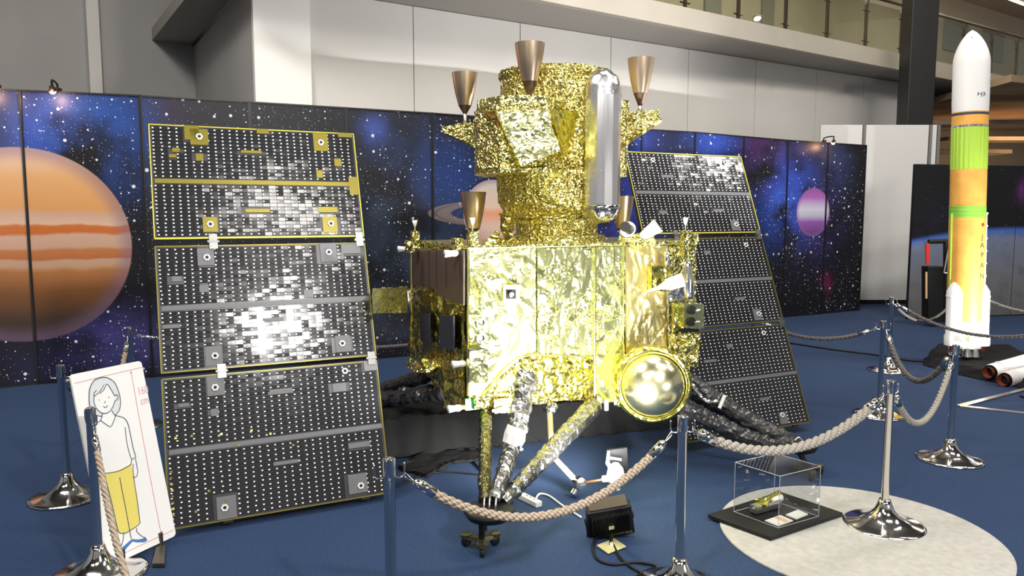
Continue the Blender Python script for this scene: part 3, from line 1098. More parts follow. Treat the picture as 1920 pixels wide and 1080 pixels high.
# posts with small thruster horns
def horn(px, y0, y1, y2, Y, hw, post):
    bm = B()
    a, b_ = WP(px, y2, Y), WP(px, y1, Y)
    box(bm, (a + b_) / 2, (post, post, (b_ - a).z))
    crumple(bm, .02, .010, 16, px % 13); lo('horn_post', bm, M['gold'])
    bm = B()
    h = WP(px, y0, Y).z - b_.z
    lathe(bm, [(.004, 0), (.003, h * .4), (hw * .55, h * .55), (hw, h), (hw * .8, h), (.0, h * .6)], b_, (0, 0, 1), 12)
    lo('thruster_horn', bm, M['white'], None, True)
horn(778, 413, 433, 466, 5.1, .020, .055)
horn(886, 408, 433, 464, 4.42, .018, .055)
horn(1285, 408, 432, 480, 5.0, .020, .055)
for q, Y in (((768, 462), 5.0), ((858, 458), 4.45), ((1300, 448), 5.05)):
    bm = B(); box(bm, WP(*q, Y), (.06, .06, .08)); crumple(bm, .025, .02, 12, q[0] % 9); lo('foil_bundle', bm, M['gold'])
bm = B(); prism(bm, [WP(*q) for q in ((899, 463, 4.5), (932, 463, 4.5), (938, 460, 4.8), (905, 460, 4.8))], [WP(*q) for q in ((930, 432, 4.6), (936, 434, 4.6), (938, 434, 4.7), (931, 432, 4.7))])
crumple(bm, .04, .01, 9, 66); lo('foil_flap', bm, M['gold'])

# right side details of the front face
part_sheet('foil_box', [FP(*q, -.505) for q in ((1213, 498), (1250, 497), (1250, 545), (1213, 545))], (0, -.05, 0), M['yellow'], .022, .012, 11, 71)
bm = B()   # white horn antenna pointing right and down
a = LL(P(1214, 546, 4.78)); b_ = LL(P(1282, 524, 4.72))
ax = (b_ - a).normalized(); ln = (b_ - a).length
lathe(bm, [(.006, 0), (.014, ln * .35), (.040, ln * .62), (.043, ln * .92), (.046, ln), (.038, ln), (.030, ln * .65), (0, ln * .6)], a, ax, 24)
lo('horn_antenna', bm, M['white'], None, True)
bm = B()   # long silver cone
a = WP(1288, 486, 4.95); b_ = WP(1292, 560, 4.95)
lathe(bm, [(.018, 0), (.026, .05), (.042, .14), (.030, .22), (.030, .265), (.0, .265)], a, (b_ - a), 20)
lo('silver_cone', bm, M['silver'], None, True)
bm = B(); tube(bm, [WP(1250, 470, 4.93), WP(1251, 500, 4.93)], .018, 12); lo('silver_tube', bm, M['silver'], None, True)
part_sheet('foil_drape', [FP(*q, -.52) for q in ((1249, 545), (1262, 538), (1300, 540), (1300, 562), (1262, 566), (1262, 650), (1252, 662))], (0, -.015, 0), M['silver'], .02, .02, 10, 72, label='crinkled grey foil drape')
part_sheet('foil_sheet', [FP(*q, -.54) for q in ((1258, 568), (1276, 566), (1276, 616), (1258, 620))], (0, -.03, 0), M['yellow'], .02, .012, 12, 73)
bm = B(); slab(bm, [FP(*q, -.56) for q in ((1274, 568), (1311, 569), (1311, 614), (1274, 612))], (0, -.05, 0)); crumple(bm, .03, .004, 12, 74); sb = lo('sensor_box', bm, M['goldbig'])
for (x, y) in ((1297, 581), (1296, 603)):
    bm = B(); lathe(bm, [(0, 0), (.030, 0), (.030, .008), (0, .008)], FP(x, y, -.622), (0, -1, 0), 20); lo('sensor_aperture', bm, M['black'], sb)
    bm = B(); lathe(bm, [(0, 0), (.009, 0), (.009, .05), (0, .052)], FP(x + 3, y + 1, -.62), (.45, -.8, .1), 12); lo('sensor_tip', bm, M['steel'], sb, True)
bm = B(); slab(bm, [FP(*q, -.55) for q in ((1268, 615), (1305, 616), (1305, 622), (1268, 621))], (0, -.03, 0)); lo('slot', bm, M['black'])
part_sheet('foil_bundle', [FP(*q, -.53) for q in ((1256, 622), (1306, 622), (1306, 660), (1296, 690), (1264, 676), (1256, 650))], (0, -.05, 0), M['gold'], .022, .045, 10, 75)

# big golden sphere with its foil collar, lower right
sc_ = P(1224, 722, 4.62)
cdir = LL(P(1224, 722, 4.62) * 1.0) - LL(V((0, 0, CAMH)) )
view = (V((0, 0, CAMH)) - sc_).normalized()
axw = (view * .75 + V((.05, -.35, -.12))).normalized()
bm = B()
lathe(bm, [(.10, -.30), (.22, -.22), (.25, -.08), (.245, .0), (.228, .022), (.212, .018), (.208, -.06)], sc_, axw, 40, True, False)
bm.transform(LI)
crumple(bm, .028, .018, 8, 81)
lo('sphere_collar', bm, M['yellow'])
bm = B(); sphere(bm, LL(sc_ - axw * .055), .212, 40); lo('tank_sphere', bm, M['spheregold'], None, True)
bm = B(); lathe(bm, [(.214, .018), (.210, .030), (.203, .030), (.204, .015)], sc_, axw, 48, False, False); bm.transform(LI); lo('sphere_ring', bm, M['yellow'], None, True)
bm = B(); prism(bm, [LL(P(*q)) for q in ((1150, 762, 4.80), (1235, 775, 4.75), (1270, 740, 4.95), (1180, 740, 5.2))], [LL(P(*q)) for q in ((1165, 665, 4.80), (1250, 660, 4.80), (1270, 665, 5.0), (1180, 660, 5.2))])
crumple(bm, .03, .02, 8, 82); lo('sphere_housing', bm, M['gold'])

# foil heap with two pale nozzles on the deck, right
bm = B(); prism(bm, [WP(*q) for q in ((1153, 463, 4.85), (1236, 462, 4.85), (1236, 458, 5.1), (1153, 458, 5.1))], [WP(*q) for q in ((1160, 440, 4.9), (1226, 436, 4.9), (1222, 436, 5.05), (1165, 440, 5.05))])
crumple(bm, .02, .04, 13, 91); lo('foil_bundle', bm, M['gold'])
def cup(c, ax, r0, r1, ln, m, thick=.006):
    bm = B(); lathe(bm, [(r0, 0), (r1, ln), (r1 - thick, ln), (r0 - thick, .01), (0, .01)], c, ax, 28, True, False); return lo('pale_nozzle', bm, m, None, True, shade_angle=40)
cup(WP(1172, 436, 4.95), LI.to_3x3() @ V((.05, -1, .25)), .040, .046, .12, M['white'])
bm = B(); lathe(bm, [(0, 0), (.034, 0), (.034, .004), (0, .004)], WP(1172, 425, 4.83), LI.to_3x3() @ V((.05, -1, .25)), 20); lo('dark_throat', bm, M['black'])
cup(WP(1203, 444, 4.9), LI.to_3x3() @ V((.75, -.15, .55)), .026, .050, .13, M['white'])

# tower: ring, drum, lower body, box, upper drum
bm = B(); lathe(bm, [(.335, BT + .01), (.335, BT + .055), (.30, BT + .06)], (.02, -.02, 0), (0, 0, 1), 36); crumple(bm, .03, .008, 12, 101); lo('base_ring', bm, M['gold'])
bm = B(); lathe(bm, [(.285, BT + .05), (.285, 1.66)], (.02, -.02, 0), (0, 0, 1), 36); crumple(bm, .03, .012, 12, 102); lo('tower_neck', bm, M['goldfine'])
bm = B(); lathe(bm, [(.30, 1.635), (.31, 1.66), (.30, 1.675)], (.02, -.02, 0), (0, 0, 1), 36); crumple(bm, .03, .006, 12, 103); lo('neck_ring', bm, M['gold'])
bm = B(); lathe(bm, [(.315, 1.67), (.385, 1.78), (.395, 1.99)], (.0, .0, 0), (0, 0, 1), 26); crumple(bm, .026, .022, 11, 104); lo('tower_lower', bm, M['goldfine'])
bm = B(); lathe(bm, [(.37, 1.98), (.37, 2.60), (.385, 2.62), (.385, 2.655), (.36, 2.66)], (.015, .01, 0), (0, 0, 1), 30); crumple(bm, .028, .018, 11, 105); lo('tower_drum', bm, M['goldfine'])
# front box of the tower
def pf(px, Y, z):
    p = P(px, 300, Y); return LL(V((p.x, p.y, z)))
ft = [(889, 4.98), (895, 4.80), (938, 4.64), (1026, 4.62), (1060, 4.84), (1062, 5.2), (905, 5.25)]
bm = B(); prism(bm, [pf(x, Y, 1.985) for x, Y in ft], [pf(x, Y, 2.37) for x, Y in ft]); crumple(bm, .026, .022, 10, 106); lo('tower_box', bm, M['goldfine'])
bm = B(); prism(bm, [pf(x, Y + .04, 2.37) for x, Y in ft[1:5]] + [pf(1040, 5.1, 2.37), pf(915, 5.1, 2.37)], [pf(x, Y + .05, 2.43) for x, Y in ft[1:5]] + [pf(1040, 5.1, 2.43), pf(915, 5.1, 2.43)]); crumple(bm, .03, .010, 12, 107); lo('box_lid', bm, M['gold'])
bm = B(); prism(bm, [pf(x, Y - .01, 1.955) for x, Y in ft], [pf(x, Y - .02, 1.985) for x, Y in ft]); crumple(bm, .03, .010, 12, 108); lo('box_lower_rim', bm, M['gold'])
# bright flap hanging on the box, and yellow film beside it
part_sheet('foil_flap', [WP(927, 207, 4.60), WP(1028, 204, 4.58), WP(1040, 250, 4.55), WP(1054, 284, 4.53), (WP(1020, 296, 4.50)), WP(978, 312, 4.52), WP(952, 262, 4.57)], LI.to_3x3() @ V((0, -.012, 0)), M['goldbig'], .020, .030, 9, 109, label='bright crumpled foil flap')
part_sheet('film_web', [WP(1030, 205, 4.66), WP(1098, 208, 4.92), WP(1070, 300, 4.9), WP(1056, 288, 4.66)], LI.to_3x3() @ V((0, -.01, 0)), M['yellow'], .03, .016, 8, 110)
part_sheet('film_web', [WP(905, 208, 4.76), WP(930, 206, 4.63), WP(975, 315, 4.60), WP(955, 316, 4.72)], LI.to_3x3() @ V((0, -.01, 0)), M['yellow'], .03, .016, 8, 111)
bm = B(); tube(bm, [pf(1078, 4.95, 1.72), pf(1080, 4.95, 2.58)], .09, 14); crumple(bm, .03, .02, 10, 112); lo('tower_pipe', bm, M['goldfine'])
# drooping wrap at the left of the neck
bm = B(); tube(bm, curve_pts([WP(950, 400, 4.86), WP(952, 430, 4.84), WP(956, 462, 4.84)]), [.045 if i < 12 else .03 for i in range(21)], 10, wob=.5); lo('film_tail', bm, M['goldside'])
bm = B(); tube(bm, curve_pts([WP(935, 452, 4.8), WP(960, 456, 4.78), WP(990, 458, 4.8)]), .028, 10, wob=.6); lo('film_tail', bm, M['goldside'])
# silver tank
tk = P(1130, 300, 4.80)
tkl = LL(V((tk.x, tk.y, 0)))
bm = B(); lathe(bm, [(.112, 1.74), (.113, 2.46)], tkl, (0, 0, 1), 14, False, False); bmesh.ops.subdivide_edges(bm, edges=[e for e in bm.edges if abs(e.verts[0].co.z - e.verts[1].co.z) > .3], cuts=9)
for v_ in bm.verts:
    a_ = math.atan2(v_.co.y - tkl.y, v_.co.x - tkl.x)
    v_.co += (V((v_.co.x - tkl.x, v_.co.y - tkl.y, 0)).normalized()) * (.006 * noise.noise(V((a_ * 2, v_.co.z * 2, 0))))
tank = lo('silver_tank', bm, M['silvertank'], None, True, shade_angle=20); tank['label'] = 'polished silver cylindrical tank'
bm = B(); lathe(bm, [(.115, 2.44), (.112, 2.50), (.092, 2.56), (.05, 2.595), (0, 2.605)], tkl, (0, 0, 1), 28, False, False); crumple(bm, .03, .005, 12, 120); lo('tank_dome', bm, M['silvertank'], None, True)
bm = B(); lathe(bm, [(0, 1.645), (.05, 1.652), (.09, 1.68), (.112, 1.725), (.118, 1.755), (.106, 1.76)], tkl + LI.to_3x3() @ V((0, 0, 0)), (0, 0, 1), 32, False, False); lo('tank_bowl', bm, M['chrome'], None, True)
for z_ in (1.96, 2.20):
    bm = B(); lathe(bm, [(.107, 0), (.1095, .002), (.1095, .010), (.107, .012)], tkl + V((0, 0, z_)), (0, 0, 1), 28, False, False); lo('tank_band', bm, M['silver'], None, True)
bm = B(); tube(bm, [pf(1163, 5.05, 1.95), pf(1165, 5.05, 2.45)], .05, 10); crumple(bm, .03, .012, 12, 121); lo('tower_pipe', bm, M['goldfine'])

# wedge arms carrying the upper nozzles
def wedge(pts, Y, dep, seed, m='goldfine'):
    bm = B()
    prism(bm, [WP(x, y, Y) for x, y in pts], [WP(x, y, Y) + LI.to_3x3() @ V((0, dep, 0)) for x, y in pts])
    crumple(bm, .035, .012, 9, seed); lo('nozzle_arm', bm, M[m])
wedge(((828, 236), (884, 228), (892, 280), (880, 270), (828, 246)), 5.45, .22, 131)
wedge(((1158, 210), (1236, 205), (1240, 226), (1160, 278)), 5.02, .20, 132)
bm = B(); prism(bm, [WP(1163, 281, 5.0), WP(1241, 228, 5.0), WP(1241, 222, 5.0), WP(1163, 274, 5.0)], [WP(1163, 281, 5.24), WP(1241, 228, 5.24), WP(1241, 222, 5.24), WP(1163, 274, 5.24)]); lo('arm_edge', bm, M['goldside'])

def bell(px, yt, ym, yb, ys, hw, Y, m1='bronze'):
    """bell from yt (wide mouth) to ym, dark cone ym..yb, thin stem to ys"""
    c0 = WP(px, ys, Y)
    z = lambda y: WP(px, y, Y).z - c0.z
    r = hw * Y / FOC
    sc = [(z(ym), .50), (z(ym) + (z(yt) - z(ym)) * .35, .73), (z(ym) + (z(yt) - z(ym)) * .7, .90), (z(yt), 1.0)]
    bm = B(); lathe(bm, [(r * k, h) for h, k in sc] + [(r * .95, z(yt)), (r * .78, sc[2][0]), (r * .30, sc[0][0] + .01), (0, sc[0][0] + .01)], c0, (0, 0, 1), 36, False, False)
    o = lo('engine_bell', bm, M[m1], None, True, shade_angle=50)
    bm = B(); lathe(bm, [(r * .12, z(yb)), (r * .50, z(ym)), (0, z(ym))], c0, (0, 0, 1), 28); lo('bell_throat', bm, M['bronzedark'], o, True, shade_angle=50)
    bm = B(); lathe(bm, [(r * .2, 0), (r * .14, z(yb) * .5), (r * .14, z(yb) + .01)], c0, (0, 0, 1), 12); lo('bell_stem', bm, M['steel'], o, True)
bell(872, 137, 198, 214, 236, 24, 5.55)
bell(993, 82, 153, 180, 190, 28, 4.80)
bell(1200, 110, 175, 200, 208, 25, 5.10)
bell(888, 360, 428, 438, 462, 24, 5.35)
bell(1166, 368, 428, 440, 460, 21, 5.45)

# wings -------------------------------------------------------------
def wing(sgn, dist, L, phi, ha, side):
    up = V((0, math.sin(phi), math.cos(phi)))
    nrm = V((0, -math.cos(phi), math.sin(phi)))      # towards the viewer
    xa = V((1, 0, 0))
    ctr = V((dist, 0, ha))
    W = 1.205
    segs = ((0.0, .305), (.322, .638), (.650, 1.0))
    tops_ = ctr + up * L / 2
    rows_half = 14
    rnd = random.Random(5 + side)
    for si, (t0, t1) in enumerate(segs):
        H_ = (t1 - t0) * L
        o0 = tops_ - up * (t0 * L)         # top centre of this panel

        def q(x, y, d=0.0):                # x from left edge, y down from the top, d towards the viewer
            return o0 + xa * (x - W / 2) - up * y + nrm * d
        bm = B()
        slab(bm, [q(0, 0), q(W, 0), q(W, H_), q(0, H_)], -nrm * .022)
        pan = lo('solar_panel', bm, M['cellboard'])
        # coloured edge tape round the panel
        em = M['amberedge'] if si == 0 else M['amber']
        bm = B()
        e_ = .006
        for (x0, y0, x1, y1) in ((0, 0, W, e_), (0, H_ - e_ * (1.6 if si == 0 else 1), W, H_), (0, 0, e_, H_), (W - e_, 0, W, H_)):
            slab(bm, [q(x0, y0, .003), q(x1, y0, .003), q(x1, y1, .003), q(x0, y1, .003)], -nrm * .006)
        lo('edge_tape', bm, em, pan)
        # strip between the upper and lower half
        bm = B()
        ms = H_ / 2
        slab(bm, [q(.02, ms - .013, .004), q(W - .01, ms - .013, .004), q(W - .01, ms + .013, .004), q(.02, ms + .013, .004)], -nrm * .004)
        lo('centre_strip', bm, M['amber'] if (si == 0 and side == 0) else M['patch'], pan)
        # patches where cells are left out
        pt = []
        mounts = []
        if side == 0:
            if si == 0:
                mounts = [(.27, .07), (.985, .075), (.30, H_ - .085), (1.0, H_ - .085)]
                pt = [(.19, .0, .08, .09, 'a'), (.22, .02, .10, .10, 'a'), (.94, .01, .09, .12, 'a'), (.50, .145, .12, .016, 'a'), (.12, .145, .04, .025, 'a'), (.10, .185, .04, .02, 'a'), (.245, .175, .04, .045, 'a'),
                      (1.06, .18, .045, .05, 'a'), (1.14, .30, .06, .12, 'a'), (.50, H_ * .74, .14, .022, 'a'), (.93, H_ * .72, .12, .035, 'a'), (.95, H_ - .13, .09, .10, 'a'), (.26, H_ - .13, .08, .09, 'a'), (.60, .0, .07, .03, 'a'), (1.10, 0, .09, .03, 'a'), (.94, .26, .04, .05, 'a')]
            elif si == 1:
                mounts = [(.27, .075), (.97, .06), (.28, H_ - .075), (1.0, H_ - .09)]
                pt = [(.22, .02, .09, .10, 'g'), (.92, .0, .10, .12, 'g'), (1.05, .01, .12, .06, 'g'), (.23, H_ - .13, .09, .11, 'g'), (.08, H_ * .25, .05, .03, 'g'), (.22, H_ * .33, .05, .04, 'g'), (.55, H_ * .62, .12, .02, 'g'), (.96, H_ - .14, .09, .10, 'g'), (.02, H_ * .63, .09, .02, 'g'), (.80, H_ * .40, .05, .05, 'g')]
            else:
                mounts = [(.27, .075), (1.0, .05), (.28, H_ - .07), (1.03, H_ - .07)]
                pt = [(.23, .01, .09, .11, 'g'), (.92, .12, .08, .05, 'g'), (.55, .13, .14, .018, 'g'), (.24, H_ * .24, .04, .04, 'g'), (.55, H_ * .66, .14, .018, 'g'), (.96, H_ - .14, .11, .11, 'g'), (.24, H_ - .13, .10, .12, 'g'), (.98, H_ * .60, .13, .03, 'g'), (.08, H_ * .18, .05, .02, 'g'), (1.12, 0, .08, .06, 'g')]
                pt += [(x_, y_, .012, .012, 'y') for x_, y_ in ((.05, H_ * .40), (.13, H_ * .40), (.28, H_ * .41), (.44, H_ * .41), (.54, H_ * .45), (.37, H_ * .50), (.66, H_ * .55), (.20, H_ * .78), (.13, H_ * .90), (.28, H_ * .87), (.02, H_ * .62), (.02, H_ * .66), (.02, H_ * .70), (.02, H_ * .74), (.02, H_ * .78), (.02, H_ * .82), (.02, H_ * .86), (.02, H_ * .90))]
        else:
            mounts = [(.25, .07), (1.0, .07), (.95, H_ - .07)] if si < 2 else [(.95, .06), (.93, H_ - .09)]
            pt = [(.30, H_ * .28, .12, .022, 'g'), (.75, H_ * .70, .10, .022, 'g'), (.20, H_ * .72, .08, .03, 'g'), (.55, H_ * .15, .06, .03, 'g'), (.90, H_ - .11, .08, .09, 'g')]
        for (x, y, w_, h_, k) in pt:
            w_ = min(w_, W - x - .002)
            bm = B()
            slab(bm, [q(x, y, .0065), q(x + w_, y, .0065), q(x + w_, y + h_, .0065), q(x, y + h_, .0065)], -nrm * .006)
            lo({'a': 'amber_patch', 'g': 'grey_patch', 'y': 'marker_tape'}[k], bm, M[{'a': 'amber', 'g': 'patch', 'y': 'yellow'}[k]], pan)
        # cells: small glossy slips, each lying a hair out of true, and their bright tabs
        cb_, tb_ = B(), B()
        ncol = 28
        cw_ = (W - .03) / ncol
        for half in (0, 1):
            y0 = (.012 if half == 0 else ms + .018)
            y1 = (ms - .018 if half == 0 else H_ - .014)
            ch_ = (y1 - y0) / rows_half
            for c in range(ncol):
                wave = 2.2 * noise.noise(V((c * .22, si * 3 + half * 1.4, side * 9)))
                for r_ in range(rows_half):
                    x = .015 + c * cw_
                    y = y0 + r_ * ch_
                    cx_, cy_ = x + cw_ / 2, y + ch_ / 2
                    hit = any(px_ - .004 < cx_ < px_ + pw + .004 and py_ - .003 < cy_ < py_ + ph + .003 and k != 'y' for px_, py_, pw, ph, k in pt)
                    if hit:
                        continue
                    ta = .00022 * rnd.gauss(0, 1) + .00030 * wave
                    tb2 = .00016 * rnd.gauss(0, 1)
                    g_ = .0012
                    cs = [(x + g_, y + g_, -ta - tb2), (x + cw_ - g_, y + g_, ta - tb2), (x + cw_ - g_, y + ch_ - g_, ta + tb2), (x + g_, y + ch_ - g_, -ta + tb2)]
                    prism(cb_, [q(a_, b2_, .0008) for a_, b2_, _ in cs], [q(a_, b2_, .0034 + d_) for a_, b2_, d_ in cs])
                    s_ = .0042
                    tx, ty = x + cw_ * .02 + .006, cy_ + .001 * rnd.uniform(-1, 1)
                    jj = .0045 if (c + (r_ // 5)) % 5 == 2 and r_ % 2 else 0
                    tx += jj
                    slab(tb_, [q(tx - s_, ty - s_ * .85, .0052), q(tx + s_, ty - s_ * .85, .0052), q(tx + s_ * 1.2, ty, .0052), q(tx + s_, ty + s_ * .85, .0052), q(tx - s_, ty + s_ * .85, .0052)], -nrm * .003)
        lo('solar_cells', cb_, M['cell'], pan)['kind'] = 'stuff'
        lo('cell_tabs', tb_, M['tab'], pan)['kind'] = 'stuff'
        # hexagonal mounts
        for (x, y) in mounts:
            bm = B()
            lathe(bm, [(.020, .0), (.020, .009), (.011, .009), (.009, .004), (0, .004)], q(x, y, .006), nrm, 6)
            lo('hex_mount', bm, M['white'], pan)
            bm = B()
            lathe(bm, [(0, 0), (.0085, 0), (.0085, .002), (0, .002)], q(x, y, .0135), nrm, 10)
            lo('mount_hole', bm, M['black'], pan)
        # hinges to the next panel
        if si < 2:
            for x in (.31, 1.17):
                bm = B()
                gap = (segs[si + 1][0] - t1) * L
                c_ = q(x, H_ + gap / 2, .004)
                R_ = Matrix((xa, -up, nrm)).transposed()
                box(bm, c_, (.045, gap + .05, .02), R_)
                tube(bm, [c_ - xa * .032, c_ + xa * .032], .012, 10)
                lo('hinge', bm, M['hinge'], pan)
        else:
            for x in (.27, 1.03):
                bm = B()
                slab(bm, [q(x, H_ - .005, -.002), q(x + .05, H_ - .005, -.002), q(x + .05, H_ + .012, -.002), q(x, H_ + .012, -.002)], -nrm * .02)
                lo('lower_bracket', bm, M['black'], pan)


wing(-1, -1.894, 2.287, .308, 1.134, 0)
wing(1, 1.489, 2.287, .381, 1.134, 1)
# hinge yokes between wings and body
bm = B(); prism(bm, [WP(699, 588, 4.45), WP(764, 587, 4.9), WP(764, 587, 5.05), WP(699, 588, 4.6)], [WP(698, 541, 4.45), WP(764, 537, 4.9), WP(764, 537, 5.05), WP(698, 541, 4.6)])
crumple(bm, .025, .015, 13, 141); lo('wing_yoke', bm, M['goldbig'])  # paler foil here stands in for the light falling on this yoke
bm = B(); box(bm, (.90, .05, 1.13), (.16, .12, .16)); crumple(bm, .03, .012, 11, 142); lo('wing_yoke', bm, M['gold'])

# legs ----------------------------------------------------------------
def strut(name, a, b_, r0, r1, m, seed, wob=.22, mid=None, n=14, steps=46, parent=None):
    pts = curve_pts([a, mid, b_], steps // 2) if mid is not None else [a.lerp(b_, i / steps) for i in range(steps + 1)]
    k = len(pts) - 1
    rr = []
    for i in range(k + 1):
        t = i / k
        w_ = 1 + .16 * noise.noise(V((i * .55 + seed * 5, seed, 0))) + .05 * math.sin(i * 1.9)
        rr.append((r0 + (r1 - r0) * t) * w_)
    bm = B()
    tube(bm, pts, rr, n, True, wob)
    return lo(name, bm, m, parent)


def footpad(c, r, name='foot_pad'):
    bm = B()
    lathe(bm, [(0, -.055), (r * .45, -.052), (r * .86, -.03), (r, .0), (r * .97, .012), (r * .3, .018), (0, .018)], c, (0, 0, 1), 30)
    return lo(name, bm, M['black'], None, True, shade_angle=40)


# front leg
fc = P(917, 958, 3.62)
pad = footpad(LL(fc), .127)
strut('leg_strut', WP(988, 704, 4.30), WP(924, 938, 3.66), .066, .036, M['legfoil'], 1, .26, WP(962, 835, 3.98))
strut('leg_strut', WP(911, 762, 4.55), WP(908, 940, 3.68), .040, .032, M['legdark'], 2, .2)
strut('leg_strut', WP(1112, 762, 4.72), WP(940, 944, 3.70), .062, .040, M['legfoil'], 3, .10)
bm = B(); pa = WP(971, 803, 3.985); pb = WP(958, 834, 3.96); tube(bm, [pa, pa.lerp(pb, .5), pb], [.054, .057, .053], 20, True, .2); lo('white_cuff', bm, M['white'])
for dx in (-8, 2, 14):
    bm = B(); tube(bm, [WP(917 + dx, 930, 3.64), WP(914 + dx, 960, 3.60)], .006, 6); lo('pad_bolt', bm, M['steel'], pad, True)


def caster(c, r=.11, rot=0):
    """small three-armed dolly on the carpet under a foot pad; c in world coordinates on the floor"""
    bm = B()
    for k in range(3):
        a = rot + k * 2 * PI / 3
        d = V((math.cos(a), math.sin(a), 0))
        s = V((-d.y, d.x, 0))
        z = V((0, 0, .045))
        prism(bm, [c + z - s * .022 - d * .01, c + z + s * .022 - d * .01, c + z + s * .022 + d * r, c + z - s * .022 + d * r],
              [c + z * 1.5 - s * .018 - d * .01, c + z * 1.5 + s * .018 - d * .01, c + z * 1.4 + s * .018 + d * r, c + z * 1.4 - s * .018 + d * r])
        lathe(bm, [(0, .052), (.030, .052), (.030, .068), (0, .07)], c + d * r, (0, 0, 1), 14)
    bm.transform(LI)
    o = lo('dolly', bm, M['darkmetal'])
    for k in range(3):
        a = rot + k * 2 * PI / 3
        d = V((math.cos(a), math.sin(a), 0))
        bm = B(); lathe(bm, [(0, -.012), (.024, -.012), (.026, 0), (.024, .012), (0, .012)], c + d * r + V((0, 0, .027)), (-d.y, d.x, 0), 16); bm.transform(LI); lo('wheel', bm, M['black'], o, True)
    return o


fg = G(902, 1030)
caster(fg, .085, -PI / 2 + .1)
bm = B(); tube(bm, [V((fg.x, fg.y, .05)), V((fc.x - .03, fc.y - .03, fc.z - .05))], [.016, .016], 10); lathe(bm, [(.024, 0), (.024, .03)], V((fc.x - .03, fc.y - .03, fc.z - .085)), (0, 0, 1), 6); bm.transform(LI); lo('stand_rod', bm, M['black'])
# right leg, in black film
rc = P(1499, 834, 4.78)
pad = footpad(LL(rc), .118)
strut('leg_strut', WP(1282, 706, 5.00), WP(1488, 830, 4.74), .050, .050, M['blackfilm'], 5, .30, WP(1385, 776, 4.90))
strut('leg_strut', WP(1280, 762, 4.95), WP(1478, 842, 4.74), .062, .050, M['blackfilm'], 6, .30, WP(1370, 806, 4.86))
strut('leg_strut', WP(1290, 735, 5.2), WP(1480, 834, 4.90), .045, .045, M['blackfilm'], 7, .3)
bm = B(); tube(bm, [WP(1349, 765, 4.84), WP(1359, 741, 4.84)], .012, 8); lo('white_cuff', bm, M['white'])
bm = B(); tube(bm, curve_pts([WP(1286, 706, 4.94), WP(1308, 735, 4.90), WP(1325, 752, 4.88), WP(1345, 752, 4.86)]), .012, 8, wob=.4); lo('silver_lining', bm, M['silver'])
bm = B(); tube(bm, curve_pts([WP(1490, 826, 4.66), WP(1498, 820, 4.66), WP(1506, 828, 4.66)]), .005, 6); lo('pad_bolt', bm, M['steel'], pad, True)
rg = G(1515, 893)
caster(rg, .09, .35)
bm = B(); tube(bm, [V((rg.x, rg.y, .05)), V((rc.x, rc.y, rc.z - .05))], .018, 10); bm.transform(LI); lo('stand_rod', bm, M['black'])
# left leg, mostly behind the left wing
lc = V((-1.33, 5.75, .21))
pad = footpad(LL(lc), .118)
strut('leg_strut', WP(842, 690, 5.1), LL(lc + V((.04, 0, .03))), .055, .045, M['blackfilm'], 8, .25)
strut('leg_strut', WP(838, 735, 5.0), LL(lc + V((.04, -.05, .03))), .065, .050, M['blackfilm'], 9, .25)
bm = B(); c_ = P(754, 726, 5.4); lathe(bm, [(.058, -.012), (.062, 0), (.058, .012)], c_, (1, -.1, .35), 18, False, False); bm.transform(LI); lo('white_cuff', bm, M['white'], None, True)
caster(V((lc.x, lc.y, 0)), .09, .2)
bm = B(); tube(bm, [V((lc.x, lc.y, .05)), V((lc.x, lc.y, lc.z - .05))], .018, 10); bm.transform(LI); lo('stand_rod', bm, M['black'])

# sampling arm under the body
bm = B(); sphere(bm, WP(1033, 766, 4.66), .055, 22); crumple(bm, .02, .014, 14, 151); lo('arm_shoulder', bm, M['silver'], None)
bm = B(); tube(bm, [WP(1031, 775, 4.62), WP(1033, 822, 4.52), WP(1040, 862, 4.46)], .018, 12); lo('arm_tube', bm, M['beige'], None, True)
bm = B(); tube(bm, [WP(1038, 858, 4.46), WP(1080, 902, 4.40)], .018, 12); lo('arm_tube', bm, M['beige'], None, True)
bm = B(); lathe(bm, [(0, -.04), (.036, -.036), (.042, 0), (.036, .036), (0, .04)], WP(1085, 906, 4.38), LI.to_3x3() @ V((.4, -1, .2)), 20); lathe(bm, [(0, 0), (.028, 0), (.028, .03), (0, .034)], WP(1078, 920, 4.35), LI.to_3x3() @ V((-.6, -.6, -.7)), 14); lo('arm_elbow', bm, M['chrome'], None, True, shade_angle=35)
bm = B(); tube(bm, [WP(1096, 905, 4.38), WP(1140, 898, 4.34)], .009, 8); lo('copper_rod', bm, M['copper'], None, True)
bm = B()
lathe(bm, [(0, 0), (.050, .0), (.056, .03), (.045, .08), (.02, .11), (0, .112)], WP(1154, 902, 4.34), (0, 0, 1), 20)
tube(bm, [WP(1130, 898, 4.3), WP(1176, 896, 4.34)], .020, 12)
tube(bm, [WP(1148, 880, 4.33), WP(1139, 868, 4.33), WP(1141, 846, 4.33)], [.018, .012, .008], 10)
tube(bm, [WP(1142, 858, 4.33), WP(1165, 862, 4.33)], .007, 8)
tube(bm, [WP(1156, 904, 4.34), WP(1157, 918, 4.34)], .018, 12)
lo('sampling_head', bm, M['white'], None, True, shade_angle=40)
bm = B(); slab(bm, [WP(*q, 4.42) for q in ((1138, 845), (1176, 840), (1178, 896), (1142, 896))], LI.to_3x3() @ V((0, .02, 0))); lo('black_plate', bm, M['blackcloth'])

